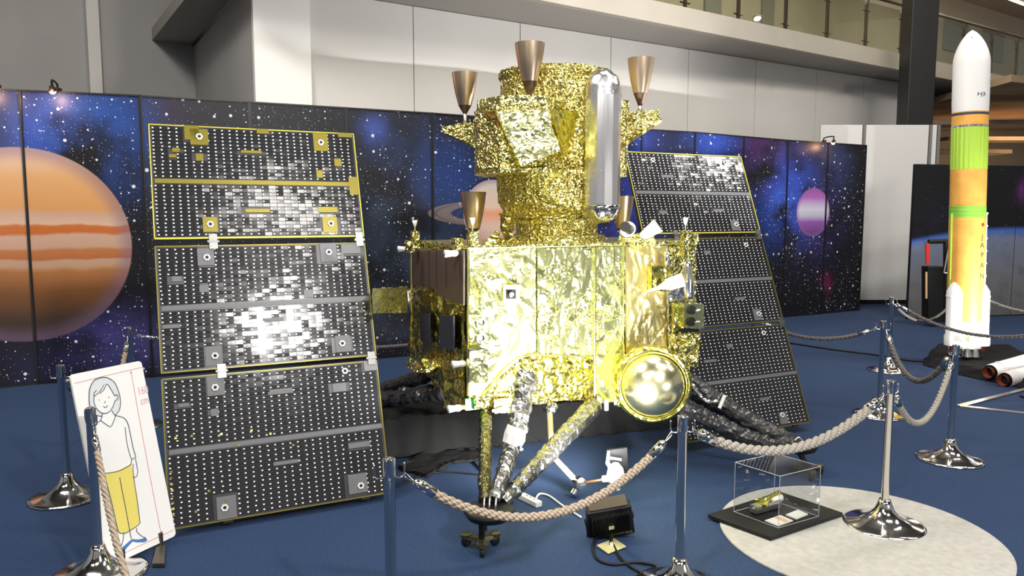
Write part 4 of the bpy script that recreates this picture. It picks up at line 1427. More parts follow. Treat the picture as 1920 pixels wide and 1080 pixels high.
# ================================================================== black draped platform under the probe
bm = B()
pl = [V((-.98, 5.0, 0)), V((1.35, 5.85, 0)), V((1.05, 6.7, 0)), V((-1.25, 5.85, 0))]
hi_ = [V((-.90, 5.16, .27)), V((1.25, 6.0, .25)), V((1.0, 6.55, .27)), V((-1.15, 5.82, .29))]
prism(bm, pl, hi_)
crumple(bm, .06, .06, 3.6, 161, (1.5, 1, .35), .25)
for v_ in bm.verts:
    if v_.co.z < .004: v_.co.z = .004
tag(obj('draped_platform', bm, M['blackcloth'], loc=(0.1, 5.8, 0), smooth=True), 'low platform draped in wrinkled black cloth under the gold probe', 'platform')
bm = B()
pts = [G(*q) for q in ((745, 880), (800, 900), (850, 872), (905, 868), (900, 846), (800, 850))]
prism(bm, [p + V((0, 0, .004)) for p in pts], [p + V((0, 0, .035)) for p in pts])
crumple(bm, .05, .05, 6, 162)
for v_ in bm.verts:
    if v_.co.z < .004: v_.co.z = .004
tag(obj('cloth_fold', bm, M['blackcloth'], loc=G(830, 870), smooth=True), 'loose fold of black cloth lying before the draped platform', 'cloth')

# ================================================================== round rug and display case
import itertools
q = [G(1350, 985), G(1902, 1050), G(1560, 915)]
ax_, ay_, bx_, by_, cx_, cy_ = q[0].x, q[0].y, q[1].x, q[1].y, q[2].x, q[2].y
D_ = 2 * (ax_ * (by_ - cy_) + bx_ * (cy_ - ay_) + cx_ * (ay_ - by_))
ux = ((ax_ ** 2 + ay_ ** 2) * (by_ - cy_) + (bx_ ** 2 + by_ ** 2) * (cy_ - ay_) + (cx_ ** 2 + cy_ ** 2) * (ay_ - by_)) / D_
uy = ((ax_ ** 2 + ay_ ** 2) * (cx_ - bx_) + (bx_ ** 2 + by_ ** 2) * (ax_ - cx_) + (cx_ ** 2 + cy_ ** 2) * (bx_ - ax_)) / D_
rr_ = math.hypot(ax_ - ux, ay_ - uy)
print('rug', ux, uy, rr_)
bm = B(); lathe(bm, [(0, 0), (rr_, 0), (rr_, .006), (rr_ - .004, .009), (0, .009)], (ux, uy, .001), (0, 0, 1), 96)
tag(obj('round_rug', bm, M['rug'], loc=(ux, uy, 0)), 'round pale grey carpet disc under the acrylic case and a stanchion', 'rug')

cc = [G(*q_, .03) for q_ in ((1327, 965), (1445, 1008), (1581, 962), (1462, 922))]
case = thing('display_case', 'clear acrylic display case on a black base board', 'display case', sum(cc, V()) / 4)
bm = B(); slab(bm, [V((p.x, p.y, .011)) for p in cc], (0, 0, .022)); obj('base_board', bm, M['black'], case, bevel=.003)
b4 = [G(*q_, .034) for q_ in ((1376, 959), (1459, 990), (1535, 968), (1478, 942))]
b4[3] = b4[0] + (b4[2] - b4[1])
for p in b4: p.z = .034
hh = .285
for i in range(4):
    a, b_ = b4[i], b4[(i + 1) % 4]
    nn = V(((b_ - a).y, -(b_ - a).x, 0)).normalized()
    bm = B(); slab(bm, [a, b_, b_ + V((0, 0, hh)), a + V((0, 0, hh))], nn * .004); obj('acrylic_pane', bm, M['acrylic'], case)
    bm = B(); tube(bm, [a, a + V((0, 0, hh))], .0016, 4)
    tube(bm, [a, b_], .0018, 4); tube(bm, [a + V((0, 0, hh)), b_ + V((0, 0, hh))], .0015, 4)
    obj('pane_edge', bm, M['acrylic_edge'], case)
bm = B(); slab(bm, [p + V((0, 0, hh)) for p in b4], (0, 0, .004)); obj('acrylic_pane', bm, M['acrylic'], case)
# model inside
mo = thing('spacecraft_model', 'small yellow and grey spacecraft part inside the acrylic case', 'model', V((b4[0].x + .22, b4[0].y + .03, .036)))
mc = G(1440, 948, .06); mc.z = .062
md = (b4[2] - b4[1]).normalized(); mn = V((-md.y, md.x, 0))
Rm = Matrix((md, mn, V((0, 0, 1)))).transposed()
bm = B(); box(bm, mc, (.17, .05, .045), Rm); box(bm, mc + md * .02 + V((0, 0, .02)), (.10, .07, .02), Rm); obj('model_base', bm, M['steel'], mo, bevel=.004)
bm = B(); tube(bm, [mc - md * .06 + V((0, 0, .03)), mc + md * .09 + V((0, 0, .06))], .014, 10); box(bm, mc - md * .05 + V((0, 0, .025)), (.06, .06, .03), Rm); obj('yellow_frame', bm, M['yellow'], mo)
bm = B(); tube(bm, [mc + md * .02 + V((0, 0, .028)), mc + md * .10 + V((0, 0, .028))], .022, 12); obj('drum', bm, M['card'], mo, True)
bm = B(); box(bm, mc - md * .10, (.035, .05, .04), Rm); lathe(bm, [(.012, 0), (.012, .01)], mc - md * .118, -md, 10); obj('clamp', bm, M['steel'], mo)
for k, (qs, lab) in enumerate(((((1434, 977), (1459, 987), (1487, 977), (1463, 967)), 'white caption card with an orange stripe in the acrylic case'), (((1473, 966), (1493, 974), (1515, 965), (1496, 957)), 'plain white caption card beside the striped card in the case'))):
    ps = [G(*q_, .036) for q_ in qs]
    t = thing('caption_card', lab, 'card', sum(ps, V()) / 4)
    bm = B(); slab(bm, [V((p.x, p.y, .0345)) for p in ps], (0, 0, .006)); obj('card_body', bm, M['card'], t)
    if k == 0:
        ctr_ = sum(ps, V()) / 4
        s4 = [ps[0].lerp(ps[3], .55), ps[0].lerp(ps[3], .85), ps[1].lerp(ps[2], .85), ps[1].lerp(ps[2], .55)]
        s4 = [ctr_.lerp(p, .8) for p in s4]
        bm = B(); slab(bm, [V((p.x, p.y, .041)) for p in s4], (0, 0, .0006)); obj('orange_stripe', bm, M['cardorange'], t)

# ================================================================== flood lamp, cables, power strip
lp = P(1142, 972, 3.78)
fl_ = thing('flood_lamp', 'black floodlight with cooling fins on a square metal foot, aimed at the probe', 'flood lamp', V((lp.x, lp.y, 0)))
fwd = (V((0.10, 4.9, .95)) - lp); fwd = V((-.12, .9, .50)).normalized()
sx = V((.97, .10, .20)).normalized(); sx = (sx - fwd * sx.dot(fwd)).normalized()
upv = sx.cross(fwd).normalized()
if upv.z < 0: upv = -upv
Rl = Matrix((sx, fwd, upv)).transposed()
bm = B(); box(bm, lp, (.235, .055, .20), Rl); obj('housing', bm, M['black'], fl_, bevel=.006)
bm = B()
for i in range(22):
    box(bm, lp - fwd * .040 + sx * (-.095 + i * .00905), (.003, .034, .165), Rl)
obj('cooling_fins', bm, M['black'], fl_)
bm = B(); box(bm, lp - fwd * .05, (.028, .02, .028), Rl); obj('cable_gland', bm, M['steel'], fl_)
bm = B(); box(bm, lp + fwd * .028, (.195, .006, .165), Rl); obj('lens', bm, M['lamplens'], fl_)
bm = B()
for s in (-1, 1):
    tube(bm, [lp + sx * s * .118, lp + sx * s * .122 - upv * .12 - fwd * .02], .008, 6)
    lathe(bm, [(.022, 0), (.024, .01), (.016, .018), (0, .018)], lp + sx * s * .112, sx * s, 14)
tube(bm, [lp - sx * .122 - upv * .12 - fwd * .02, lp + sx * .122 - upv * .12 - fwd * .02], .009, 6)
obj('bracket', bm, M['black'], fl_)
bm = B(); box(bm, lp - upv * .108 - fwd * .008, (.20, .03, .022), Rl); obj('reflector_edge', bm, M['paleyellow'], fl_)
bm = B(); box(bm, lp + upv * .102 + fwd * .02, (.20, .07, .006), Rl); obj('hood', bm, M['darkmetal'], fl_)
ft_ = [G(*q_, .01) for q_ in ((1119, 1023), (1140, 1038), (1174, 1025), (1152, 1010))]
fcn = sum(ft_, V()) / 4
bm = B(); slab(bm, [V((p.x, p.y, .006)) for p in ft_], (0, 0, .008)); obj('foot_plate', bm, M['paleyellow'], fl_, bevel=.002)
bm = B(); tube(bm, [V((fcn.x, fcn.y, .012)), lp - upv * .125 - fwd * .02], .013, 10); obj('post', bm, M['steel'], fl_, True)
def cable(name, pix, r, m, label, h=.0, n=10, closed=False):
    pts = [G(x, y, r + .002 + h) for x, y in pix]
    bm = B(); tube(bm, curve_pts(pts, n), r, 8)
    return tag(obj(name, bm, m, loc=(pts[0].x, pts[0].y, 0), smooth=True), label, 'cable')
cable('lamp_cable', ((1150, 1022), (1165, 1048), (1200, 1072), (1232, 1073), (1228, 1060), (1190, 1054), (1150, 1058), (1120, 1048), (1112, 1025), (1120, 1008), (1140, 1000)), .007, M['black'], 'black lamp cable looping on the carpet below the floodlight')
cable('white_cable', ((1003, 938), (1012, 926), (1030, 930), (1055, 948), (1090, 970)), .006, M['white'], 'thin white cable running from power strip to floodlight')
cable('floor_cable', ((738, 912), (760, 905), (795, 890), (840, 885), (905, 890)), .006, M['black'], 'black cable curving across carpet left of the front leg')
cable('floor_cable', ((872, 848), (890, 868), (905, 884)), .007, M['black'], 'short black cable coming out from the black cloth')
cable('floor_cable', ((1480, 643), (1560, 655), (1640, 665), (1700, 675), (1750, 678)), .010, M['black'], 'thin dark cable on the carpet between right wing and rocket')
ps = thing('power_strip', 'white power strip lying on the carpet by the front leg', 'power strip', G(996, 938))
a, b_ = G(980, 930, .02), G(1008, 944, .02)
dps = (b_ - a).normalized(); Rp = Matrix((dps, V((-dps.y, dps.x, 0)), V((0, 0, 1)))).transposed()
mid_ = (a + b_) / 2
bm = B(); box(bm, V((mid_.x, mid_.y, .018)), ((b_ - a).length + .03, .045, .032), Rp); obj('strip_body', bm, M['white'], ps, bevel=.004)
for k in (-1, 0, 1):
    bm = B(); box(bm, V((mid_.x, mid_.y, .0345)) + dps * k * .035, (.018, .003, .001), Rp); box(bm, V((mid_.x, mid_.y, .0345)) + dps * k * .035 + V((-dps.y, dps.x, 0)) * .008, (.018, .003, .001), Rp); obj('socket', bm, M['black'], ps)

# ================================================================== stanchions and ropes
ST = [
    ('s1', G(128, 932), 'chrome stanchion standing behind the scale figure board, far left'),
    ('s2', G(187, 1078), 'chrome stanchion directly in front of the scale figure board'),
    ('s3', G(736, 1250), 'chrome stanchion cut off at the bottom, before the left wing corner'),
    ('s4', G(1273, 1106), 'chrome stanchion right of the floodlight, its base at the bottom edge'),
    ('s5', G(1657, 985), 'chrome stanchion whose whole base stands on the pale round rug'),
    ('s6', G(1780, 862), 'chrome stanchion on blue carpet just below the rocket nozzles'),
    ('s7', G(1648, 778), 'chrome stanchion standing behind the one on the rug'),
    ('s8', G(1665, 695), 'farthest visible chrome stanchion, near the white partition'),
    ('s9', G(252, 800), 'thin chrome stanchion at the foot of the backdrop behind the figure board'),
    ('s10', V((.75, 7.4, 0)), 'chrome stanchion hidden behind the gold probe body'),
    ('s11', V((2.2, 6.75, 0)), 'chrome stanchion hidden behind the right solar wing'),
    ('s12', V((5.5, 6.9, 0)), 'chrome stanchion beyond the right picture edge, nearer one'),
    ('s13', V((5.95, 9.8, 0)), 'chrome stanchion hidden behind the standing rocket'),
    ('s14', V((7.0, 8.6, 0)), 'chrome stanchion beyond the right picture edge, farther one'),
    ('s0', V((-.75, 1.72, 0)), 'chrome stanchion below the picture edge, between the two left front ones'),
]
SH = .81
def make_stanchion(loc, label, rot):
    t = thing('stanchion', label, 'stanchion', loc, rot, 'rope barrier stanchions')
    bm = B(); lathe(bm, [(0, 0), (.208, 0), (.212, .006), (.208, .013), (.19, .018), (.15, .026), (.11, .040), (.075, .062), (.05, .092), (.036, .125), (.030, .15), (0, .15)], (0, 0, 0), (0, 0, 1), 48, False, False); obj('base', bm, M['chrome'], t, True, local=True)
    bm = B(); lathe(bm, [(.021, .145), (.021, SH - .006), (.0245, SH - .004)], (0, 0, 0), (0, 0, 1), 24, False, False); obj('pole', bm, M['pole'], t, True, local=True)
    bm = B(); lathe(bm, [(.0225, SH - .07), (.0235, SH - .066), (.0235, SH - .002), (.020, SH), (.017, SH), (.016, SH - .006), (0, SH - .007)], (0, 0, 0), (0, 0, 1), 24, False, False); obj('cap', bm, M['chrome'], t, True, local=True, shade_angle=40)
    for s in (-1, 1):
        bm = B(); tube(bm, curve_pts([(s * .022, 0, SH - .075), (s * .04, 0, SH - .076), (s * .052, 0, SH - .07), (s * .055, 0, SH - .045), (s * .055, 0, SH - .02)], 4), .0032, 6); obj('hook', bm, M['chrome'], t, True, local=True)
    return t
proto = None
pos = {}
ang = {'s3': .25, 's4': .1, 's5': .4, 's6': 1.9, 's7': -.6, 's8': -.2, 's1': .5, 's2': -.6}
for key, loc, lab in ST:
    pos[key] = V(loc)
    if proto is None:
        proto = make_stanchion(loc, lab, ang.get(key, 0))
    else:
        r = proto.copy(); col.objects.link(r); r.location = loc; r.rotation_euler = (0, 0, ang.get(key, 0)); r['label'] = lab
        for ch in proto.children:
            c_ = ch.copy(); col.objects.link(c_); c_.parent = r


def rope(a, b_, sag, label, r=.0135, m='rope', ferr=.085, da=.06, db=.06, ha=.735, hb=.735, steps=None, drop=.0):
    A_ = V((a.x, a.y, ha)); B_ = V((b_.x, b_.y, hb))
    d = (B_ - A_); d.z = 0; d.normalize()
    A_ = A_ + d * da; B_ = B_ - d * db
    L_ = (B_ - A_).length
    def pt(t):
        p = A_.lerp(B_, t); p.z -= sag * 4 * t * (1 - t); return p
    t = thing('barrier_rope', label, 'rope', V((A_.x, A_.y, 0)), 0, 'ropes hung between the stanchions')
    n = steps or max(60, int((L_ + sag) * 95))
    # arc length table
    pts = [pt(i / 400) for i in range(401)]
    cum = [0]
    for p, q_ in zip(pts, pts[1:]): cum.append(cum[-1] + (q_ - p).length)
    tot = cum[-1]
    def at(s):
        s = max(0, min(tot, s))
        lo_, hi2 = 0, 400
        while hi2 - lo_ > 1:
            m_ = (lo_ + hi2) // 2
            if cum[m_] <= s: lo_ = m_
            else: hi2 = m_
        f_ = (s - cum[lo_]) / max(1e-9, cum[hi2] - cum[lo_])
        return pts[lo_].lerp(pts[hi2], f_)
    s0, s1 = ferr + .045, tot - ferr - .045
    bm = B()
    pitch = r * 6.5
    for k in range(3):
        sp = []
        for i in range(n + 1):
            s = s0 + (s1 - s0) * i / n
            p = at(s); dd_ = (at(s + .01) - at(s - .01)).normalized()
            sd = dd_.cross(V((0, 0, 1))).normalized(); u_ = sd.cross(dd_)
            a_ = 2 * PI * (s / pitch + k / 3)
            sp.append(p + (sd * math.cos(a_) + u_ * math.sin(a_)) * r * .52)
        tube(bm, sp, r * .60, 6)
    obj('twisted_cord', bm, M[m], t, True)
    for e0, e1, ee in ((.045, .045 + ferr + .012, 0), (tot - .045, tot - .045 - ferr - .012, tot)):
        bm = B(); p0_, p1_ = at(e0), at(e1)
        tube(bm, [p0_, p0_.lerp(p1_, .12), p0_.lerp(p1_, .15), p1_], [r * .6, r * .95, r * 1.12, r * 1.15], 14)
        obj('ferrule', bm, M['chrome'], t, True)
        bm = B(); pe = at(ee); tube(bm, curve_pts([p0_, p0_.lerp(pe, .5) + V((0, 0, .006)), pe + V((0, 0, .010)), pe + V((0, 0, -.006)), p0_.lerp(pe, .5) - V((0, 0, .006)), p0_], 5), .003, 6)
        obj('snap_hook', bm, M['chrome'], t, True)
    return t


rope(pos['s3'], pos['s4'], .26, 'thick twisted rope sagging in front of the probe\'s front leg', .0175)
rope(pos['s4'], pos['s5'], .185, 'thick twisted rope crossing before the acrylic case', .0235, 'rope_light')
rope(pos['s5'], pos['s6'], .30, 'pale rope between the rug stanchion and the stanchion below the rocket', .018, 'rope_light')
rope(pos['s7'], pos['s6'], .30, 'dark rope sagging between the two right-hand rear stanchions', .021, 'rope_dark')
rope(pos['s11'], pos['s7'], .12, 'dark rope coming out from behind the right solar wing', .016, 'rope_dark')
rope(pos['s8'], pos['s12'], .26, 'dark rope passing before the white rocket boosters', .017, 'rope_dark')
rope(pos['s8'], pos['s13'], .30, 'short dark rope running behind the standing rocket', .014, 'rope_dark')
rope(pos['s13'], pos['s14'], .25, 'white lit rope to the right of the rocket', .018, 'rope_light')
rope(pos['s1'], pos['s9'], .42, 'rope hanging from the far left stanchion behind the figure board', .018)
rope(pos['s9'], pos['s10'], .22, 'dark rope at the foot of the backdrop behind the left wing', .014, 'rope_dark')
rope(pos['s2'], pos['s0'], .42, 'rope hanging down beside the stanchion before the figure board', .0135)

# ================================================================== scale figure board
blw, brw = G(202, 1063, .03), G(329, 1004, .03)
wv_ = (brw - blw); wlen = wv_.length; wx = wv_.normalized()
bn0 = V((-wx.y, wx.x, 0))          # away from the viewer
# find lean so that the top left corner falls at (130,704)
best = None
for i in range(0, 120):
    t_ = i * .005
    for hz in range(60, 130):
        h_ = hz * .01
        p = blw + bn0 * t_ + V((0, 0, h_))
        dz = p - V((0, 0, CAMH)); fw = dz.y * cP - dz.z * sP
        x_ = 960 + FOC * dz.x / fw; y_ = 540 - FOC * (dz.y * sP + dz.z * cP) / fw
        e_ = (x_ - 130) ** 2 + (y_ - 704) ** 2
        if best is None or e_ < best[0]: best = (e_, t_, h_)
print('board', best, wlen)
bu = (bn0 * best[1] + V((0, 0, best[2])))
blen = bu.length; bu.normalize()
bnn = wx.cross(bu).normalized()
if bnn.y > 0: bnn = -bnn          # towards the viewer
brd = thing('scale_figure_board', 'white board with a line drawing of a woman in yellow trousers', 'board', V((blw.x, blw.y, 0)))
def bq(x, y, d=0): return blw + wx * x + bu * y + bnn * d
bm = B()
loop = []
for (cx2, cy2, a0) in ((.02, .02, PI), (wlen - .02, .02, 1.5 * PI), (wlen - .02, blen - .02, 0), (.02, blen - .02, .5 * PI)):
    for k in range(5):
        a = a0 + k * PI / 8
        loop.append((cx2 + .02 * math.cos(a), cy2 + .02 * math.sin(a)))
prism(bm, [bq(x, y, -.006) for x, y in loop], [bq(x, y, .006) for x, y in loop])
obj('board_sheet', bm, M['board'], brd)
def bpx(cx2, cy2, d=.0075):      # crop pixels (2.571 x) to the board plane
    return plane(100 + cx2 / 2.571, 660 + cy2 / 2.571, blw + bnn * d, bnn)
def bline(name, pts, r, m, closed=False):
    pts = [bpx(*p) for p in pts]
    if closed: pts.append(pts[0])
    bm = B(); tube(bm, curve_pts(pts, 5), r * 1.45, 5); return obj(name, bm, M[m], brd)
def bfill(name, pts, m, d=.0066):
    bm = B(); ps_ = [bpx(x, y, d) for x, y in pts]; slab(bm, ps_, -bnn * .0008); return obj(name, bm, M[m], brd)
hairo = [(238, 122), (200, 135), (178, 170), (172, 215), (176, 265), (188, 295), (215, 307), (236, 310)]
hairi = [(300, 303), (318, 280), (324, 240), (316, 195), (296, 148), (265, 126), (238, 122)]
bfill('hair_print', hairo + [(232, 290), (210, 270), (196, 240), (196, 215), (225, 195), (245, 160), (258, 155), (280, 180), (298, 215), (300, 240), (285, 270)] + hairi[:-1], 'paleprint')
bline('outline', hairo, .0014, 'ink'); bline('outline', hairi, .0014, 'ink')
bline('outline', [(196, 215), (225, 190), (245, 158)], .0012, 'ink'); bline('outline', [(196, 215), (196, 200), (208, 185)], .0012, 'ink')
bline('outline', [(225, 200), (245, 180), (258, 155), (278, 180), (296, 212)], .0012, 'ink')
bline('outline', [(196, 215), (196, 240), (206, 268), (226, 290), (250, 296), (272, 286), (288, 262), (297, 235)], .0013, 'ink')
bline('outline', [(296, 212), (304, 206), (312, 214), (310, 228), (298, 234)], .0012, 'ink')
bline('outline', [(241, 262), (252, 267), (262, 258)], .0012, 'ink'); bline('outline', [(250, 236), (250, 243), (246, 246)], .0010, 'ink')
for e_ in ((221, 231), (268, 218)):
    bm = B(); sphere(bm, bpx(*e_), .0026, 8); obj('eye', bm, M['ink'], brd)
bline('outline', [(236, 292), (234, 312), (228, 330)], .0013, 'ink'); bline('outline', [(282, 280), (290, 296), (300, 306)], .0013, 'ink')
shirt = [(228, 330), (205, 350), (196, 362), (205, 420), (222, 490), (234, 584), (280, 580), (330, 566), (378, 538), (398, 508), (392, 480), (380, 420), (362, 350), (340, 318), (300, 306), (276, 358), (250, 345)]
bfill('shirt_print', shirt, 'board', .0064)
bline('outline', [(228, 330), (250, 346), (276, 360), (290, 336), (300, 308)], .0013, 'ink')
bline('outline', [(228, 330), (200, 350), (190, 362)], .0013, 'ink'); bline('outline', [(300, 306), (340, 318), (360, 348), (372, 400), (384, 460), (398, 505)], .0013, 'ink')
bline('outline', [(204, 430), (222, 490), (232, 570), (234, 584), (280, 581), (330, 568), (378, 540)], .0013, 'ink')
bline('outline', [(346, 362), (352, 420), (362, 470), (378, 515), (398, 505)], .0012, 'ink'); bline('outline', [(378, 515), (374, 540)], .0012, 'ink')
bline('outline', [(386, 540), (384, 570), (390, 604), (402, 598), (407, 575), (402, 545), (396, 512)], .0012, 'ink')
bline('outline', [(226, 578), (222, 610), (232, 645), (246, 656), (258, 657)], .0012, 'ink'); bline('outline', [(244, 590), (250, 625), (246, 645)], .0011, 'ink')
bfill('trouser_print', [(246, 584), (300, 577), (374, 540), (388, 600), (400, 690), (418, 824), (372, 858), (345, 872), (316, 868), (280, 730)], 'yellowprint')
bline('outline', [(246, 584), (262, 650), (286, 745), (302, 820), (316, 868), (345, 873), (368, 862), (405, 838), (418, 824)], .0013, 'ink')
bline('outline', [(386, 600), (396, 660), (408, 740), (418, 824)], .0013, 'ink'); bline('outline', [(320, 604), (334, 680), (352, 770), (368, 860), (376, 900)], .0013, 'ink')
bline('outline', [(340, 872), (336, 905), (328, 935)], .0012, 'ink'); bline('outline', [(402, 850), (404, 868), (430, 890), (446, 896)], .0012, 'ink')
bfill('shoe_print', [(316, 972), (322, 950), (346, 930), (378, 902), (382, 914), (358, 940), (336, 968), (322, 978)], 'blueprint'); bfill('shoe_print', [(378, 902), (410, 904), (446, 896), (454, 908), (440, 917), (404, 918), (382, 914)], 'blueprint')
bline('height_line', [(103, 151), (260, 112), (428, 73)], .0009, 'pinkink'); bline('height_line', [(302, 990), (440, 922), (578, 858)], .0010, 'pinkink')
bline('height_arrow', [(374, 92), (420, 350), (470, 620), (521, 882)], .0010, 'pinkink')
bfill('arrow_head', [(513, 866), (527, 862), (522, 884)], 'pinkink'); bfill('arrow_head', [(369, 104), (380, 101), (373, 90)], 'pinkink')
for txt, (x, y) in (('160', (432, 186)), ('cm', (440, 234))):
    bm = text_bm(txt, .060 if txt == '160' else .058, .0004)
    c_ = bpx(x, y, .0068)
    RR = Matrix((wx, bu, bnn)).transposed().to_4x4()
    bm.transform(Matrix.Translation(c_) @ RR @ Matrix.Diagonal((.72, 1, 1, 1)))
    obj('lettering', bm, M['palepink'], brd)
bm = B()
a = bq(wlen * .3, .25, -.012); tube(bm, [a, V((a.x - .10, a.y + .35, .01))], .010, 6)
for x in (.08, wlen - .09):
    c_ = bq(x, .0, -.0); slab(bm, [V((c_.x - .02, c_.y - .0, .006)), V((c_.x + .03, c_.y - .02, .006)), V((c_.x + .12, c_.y - .22, .006)), V((c_.x + .06, c_.y - .22, .006))], (0, 0, .018))
    tube(bm, [V((c_.x, c_.y, .01)), c_ + V((0, 0, .05))], .012, 6)
obj('easel_foot', bm, M['darkmetal'], brd)

# ================================================================== rocket
rk = P(1808, 560, 8.35); RX, RY = rk.x, rk.y
rkt = thing('rocket_model', 'tall orange and white rocket model with green bands, standing upright', 'rocket', (RX, RY, 0))
def rz(y): return P(1808, y, RY).z
def rx_(y): return P({0: 1808}[0], y, RY)
R0 = .176
lean = P(1823, 60, RY).x - P(1807, 650, RY).x
hz0 = rz(650); hz1 = rz(56)
def lx(z): return P(1807, 650, RY).x + lean * (z - hz0) / (hz1 - hz0)
def rl(name, prof, m, n=40, dx=0, dy=0, parent=None, smooth=True):
    bm = B(); lathe(bm, prof, (0, 0, 0), (0, 0, 1), n, True, True)
    for v_ in bm.verts: v_.co = V((v_.co.x + lx(v_.co.z) + dx, v_.co.y + RY + dy, v_.co.z))
    return obj(name, bm, M[m], parent or rkt, smooth, shade_angle=40)
rF = 30 * RY / FOC
fz0, fzs, fz1 = rz(214), rz(120), rz(56)
pr = [(rF * .97, fz0), (rF * 1.0, fz0 + .1), (rF, fzs)]
for k in range(1, 13):
    t_ = k / 12; pr.append((rF * max(0, 1 - t_ ** 1.8) ** .75 if k < 12 else 0.0, fzs + (fz1 - fzs) * t_))
rl('fairing', pr, 'rocketwhite')
rl('fairing_seam', [(rF * .99, rz(213)), (rF * .99, rz(218))], 'ink')
rl('upper_ring', [(rF * .98, rz(216)), (rF * .98, rz(211))], 'orange')
rl('upper_stage', [(rF * .99, rz(236)), (rF * .99, rz(217))], 'orange')
rl('silver_band', [(rF * .985, rz(240)), (rF * .985, rz(236))], 'silver')
bm = B()
n = 96
ring0, ring1 = [], []
for k in range(n):
    a = 2 * PI * k / n; r_ = rF * (1.0 if k % 4 < 2 else .975)
    for rg_, zz in ((ring0, rz(318)), (ring1, rz(240))):
        rg_.append(bm.verts.new((lx(zz) + r_ * math.cos(a), RY + r_ * math.sin(a), zz)))
for k in range(n): bm.faces.new((ring0[k], ring0[(k + 1) % n], ring1[(k + 1) % n], ring1[k]))
bm.faces.new(ring1); bm.faces.new(ring0[::-1])
obj('green_interstage', bm, M['limegreen'], rkt)
rl('orange_tank', [(rF * .99, rz(386)), (rF * .99, rz(318))], 'orange')
rl('green_band', [(rF * 1.0, rz(408)), (rF * 1.0, rz(386))], 'greenband')
for yb_ in (388, 393, 401, 406):
    rl('band_rib', [(rF * 1.01, rz(yb_)), (rF * 1.01, rz(yb_ - 1.2))], 'limegreen')
rl('orange_tank', [(rF * 1.0, rz(600)), (rF * 1.0, rz(408))], 'orange')
rl('engine_section', [(rF * 1.0, rz(650)), (rF * 1.02, rz(600))], 'rocketwhite')
# cable duct
bm = B(); zz0, zz1 = rz(585), rz(400)
for z_a, z_b in ((zz0, zz1),):
    tube(bm, [V((lx(z_a) - rF * 1.02, RY - .02, z_a)), V((lx(z_b) - rF * 1.02, RY - .02, z_b))], .012, 8)
obj('cable_duct', bm, M['limegreen'], rkt, True)
bm = B(); tube(bm, [V((lx(zz0) + rF * .97, RY - .05, zz0)), V((lx(zz1) + rF * .97, RY - .05, zz1))], .018, 8)
for k in range(9):
    z_ = zz0 + (zz1 - zz0) * k / 8; sphere(bm, V((lx(z_) + rF * 1.02, RY - .06, z_)), .014, 8)
obj('cable_duct', bm, M['white'], rkt, True)
# boosters
for k, (dx, dy) in enumerate(((-.148, -.06), (.140, -.06))):
    r_ = .088
    zt, zb = rz(528), rz(645)
    b0 = rl('booster', [(r_ * 1.15, zb), (r_ * 1.15, zb + .10), (r_, zb + .13), (r_, zt - .16), (r_ * .98, zt - .10), (r_ * .55, zt - .03), (r_ * .25, zt), (0, zt + .004)], 'rocketwhite', 28, dx, dy)
    rl('booster_collar', [(r_ * 1.04, zt - .17), (r_ * 1.06, zt - .16), (r_ * 1.03, zt - .145)], 'rocketwhite', 28, dx, dy, b0)
    rl('booster_nozzle', [(r_ * .62, zb - .055), (r_ * .45, zb + .01)], 'rednozzle' if k == 0 else 'red', 20, dx, dy, b0)
for k, (dx, dy) in enumerate(((-.05, -.15), (.03, -.16), (.0, .05))):
    rl('engine_bell', [(.045, rz(664)), (.042, rz(660)), (.025, rz(648))], 'steel', 20, dx, dy)
for px in (1806, 1821):
    bm = B(); c_ = P(px, 637, RY - rF - .035); box(bm, c_, (.05, .012, .06)); obj('green_hatch', bm, M['limegreen'], rkt)
# lettering, bent round the hull
def hull_text(txt, size, px, py, m, sx_=1.0, rot=0, r_=None):
    bm = text_bm(txt, size, .001)
    z_ = rz(py); r_ = r_ or rF
    off_ = P(px, py, RY - .1).x - lx(z_)
    a0 = math.asin(max(-.995, min(.995, off_ / r_)))
    if rot: bm.transform(Matrix.Rotation(rot, 4, 'Z'))
    for v_ in bm.verts:
        a = a0 + v_.co.x * sx_ / r_
        rr2 = r_ + .001 + v_.co.z
        z2 = z_ + v_.co.y
        v_.co = V((lx(z2) + rr2 * math.sin(a), RY - rr2 * math.cos(a), z2))
    return obj('lettering', bm, M[m], rkt)
hull_text('H3', .055, 1832, 181, 'ink', 1.4)
hull_text('----', .02, 1832, 185, 'ink', 1.0)
for ch_, py in (('J', 444), ('A', 459), ('P', 477), ('A', 496), ('N', 516)):
    hull_text(ch_, .078, 1835, py, 'ink', 1.2)
bm = B(); z_ = rz(421); a = math.asin(min(.99, (P(1836, 421, RY - .1).x - lx(z_)) / rF)); lathe(bm, [(0, 0), (.020, 0), (.020, .002), (0, .002)], V((lx(z_) + rF * math.sin(a), RY - rF * math.cos(a), z_)), (math.sin(a), -math.cos(a), 0), 16); obj('red_roundel', bm, M['red'], rkt)
for y0_, y1_, px in ((102, 138, 1846), (152, 197, 1844)):
    bm = B()
    k_ = 0; y_ = y0_
    while y_ < y1_:
        a = 1.16; z_a, z_b = rz(y_ + 2.2), rz(y_)
        r2 = rF + .002
        for aa in (a, a + .07):
            p0_ = [V((lx(z) + r2 * math.sin(t_), RY - r2 * math.cos(t_), z)) for z, t_ in ((z_a, aa), (z_a, aa + .05), (z_b, aa + .05), (z_b, aa))]
            slab(bm, p0_, V((math.sin(aa), -math.cos(aa), 0)) * .001)
        y_ += 3.0 + (k_ % 3) * .5; k_ += 1
    obj('small_marking', bm, M['ink'], rkt)
for px, py in ((1822, 71), (1836, 70)):
    bm = B(); sphere(bm, P(px, py, RY - .075), .010, 8); obj('vent', bm, M['black'], rkt)

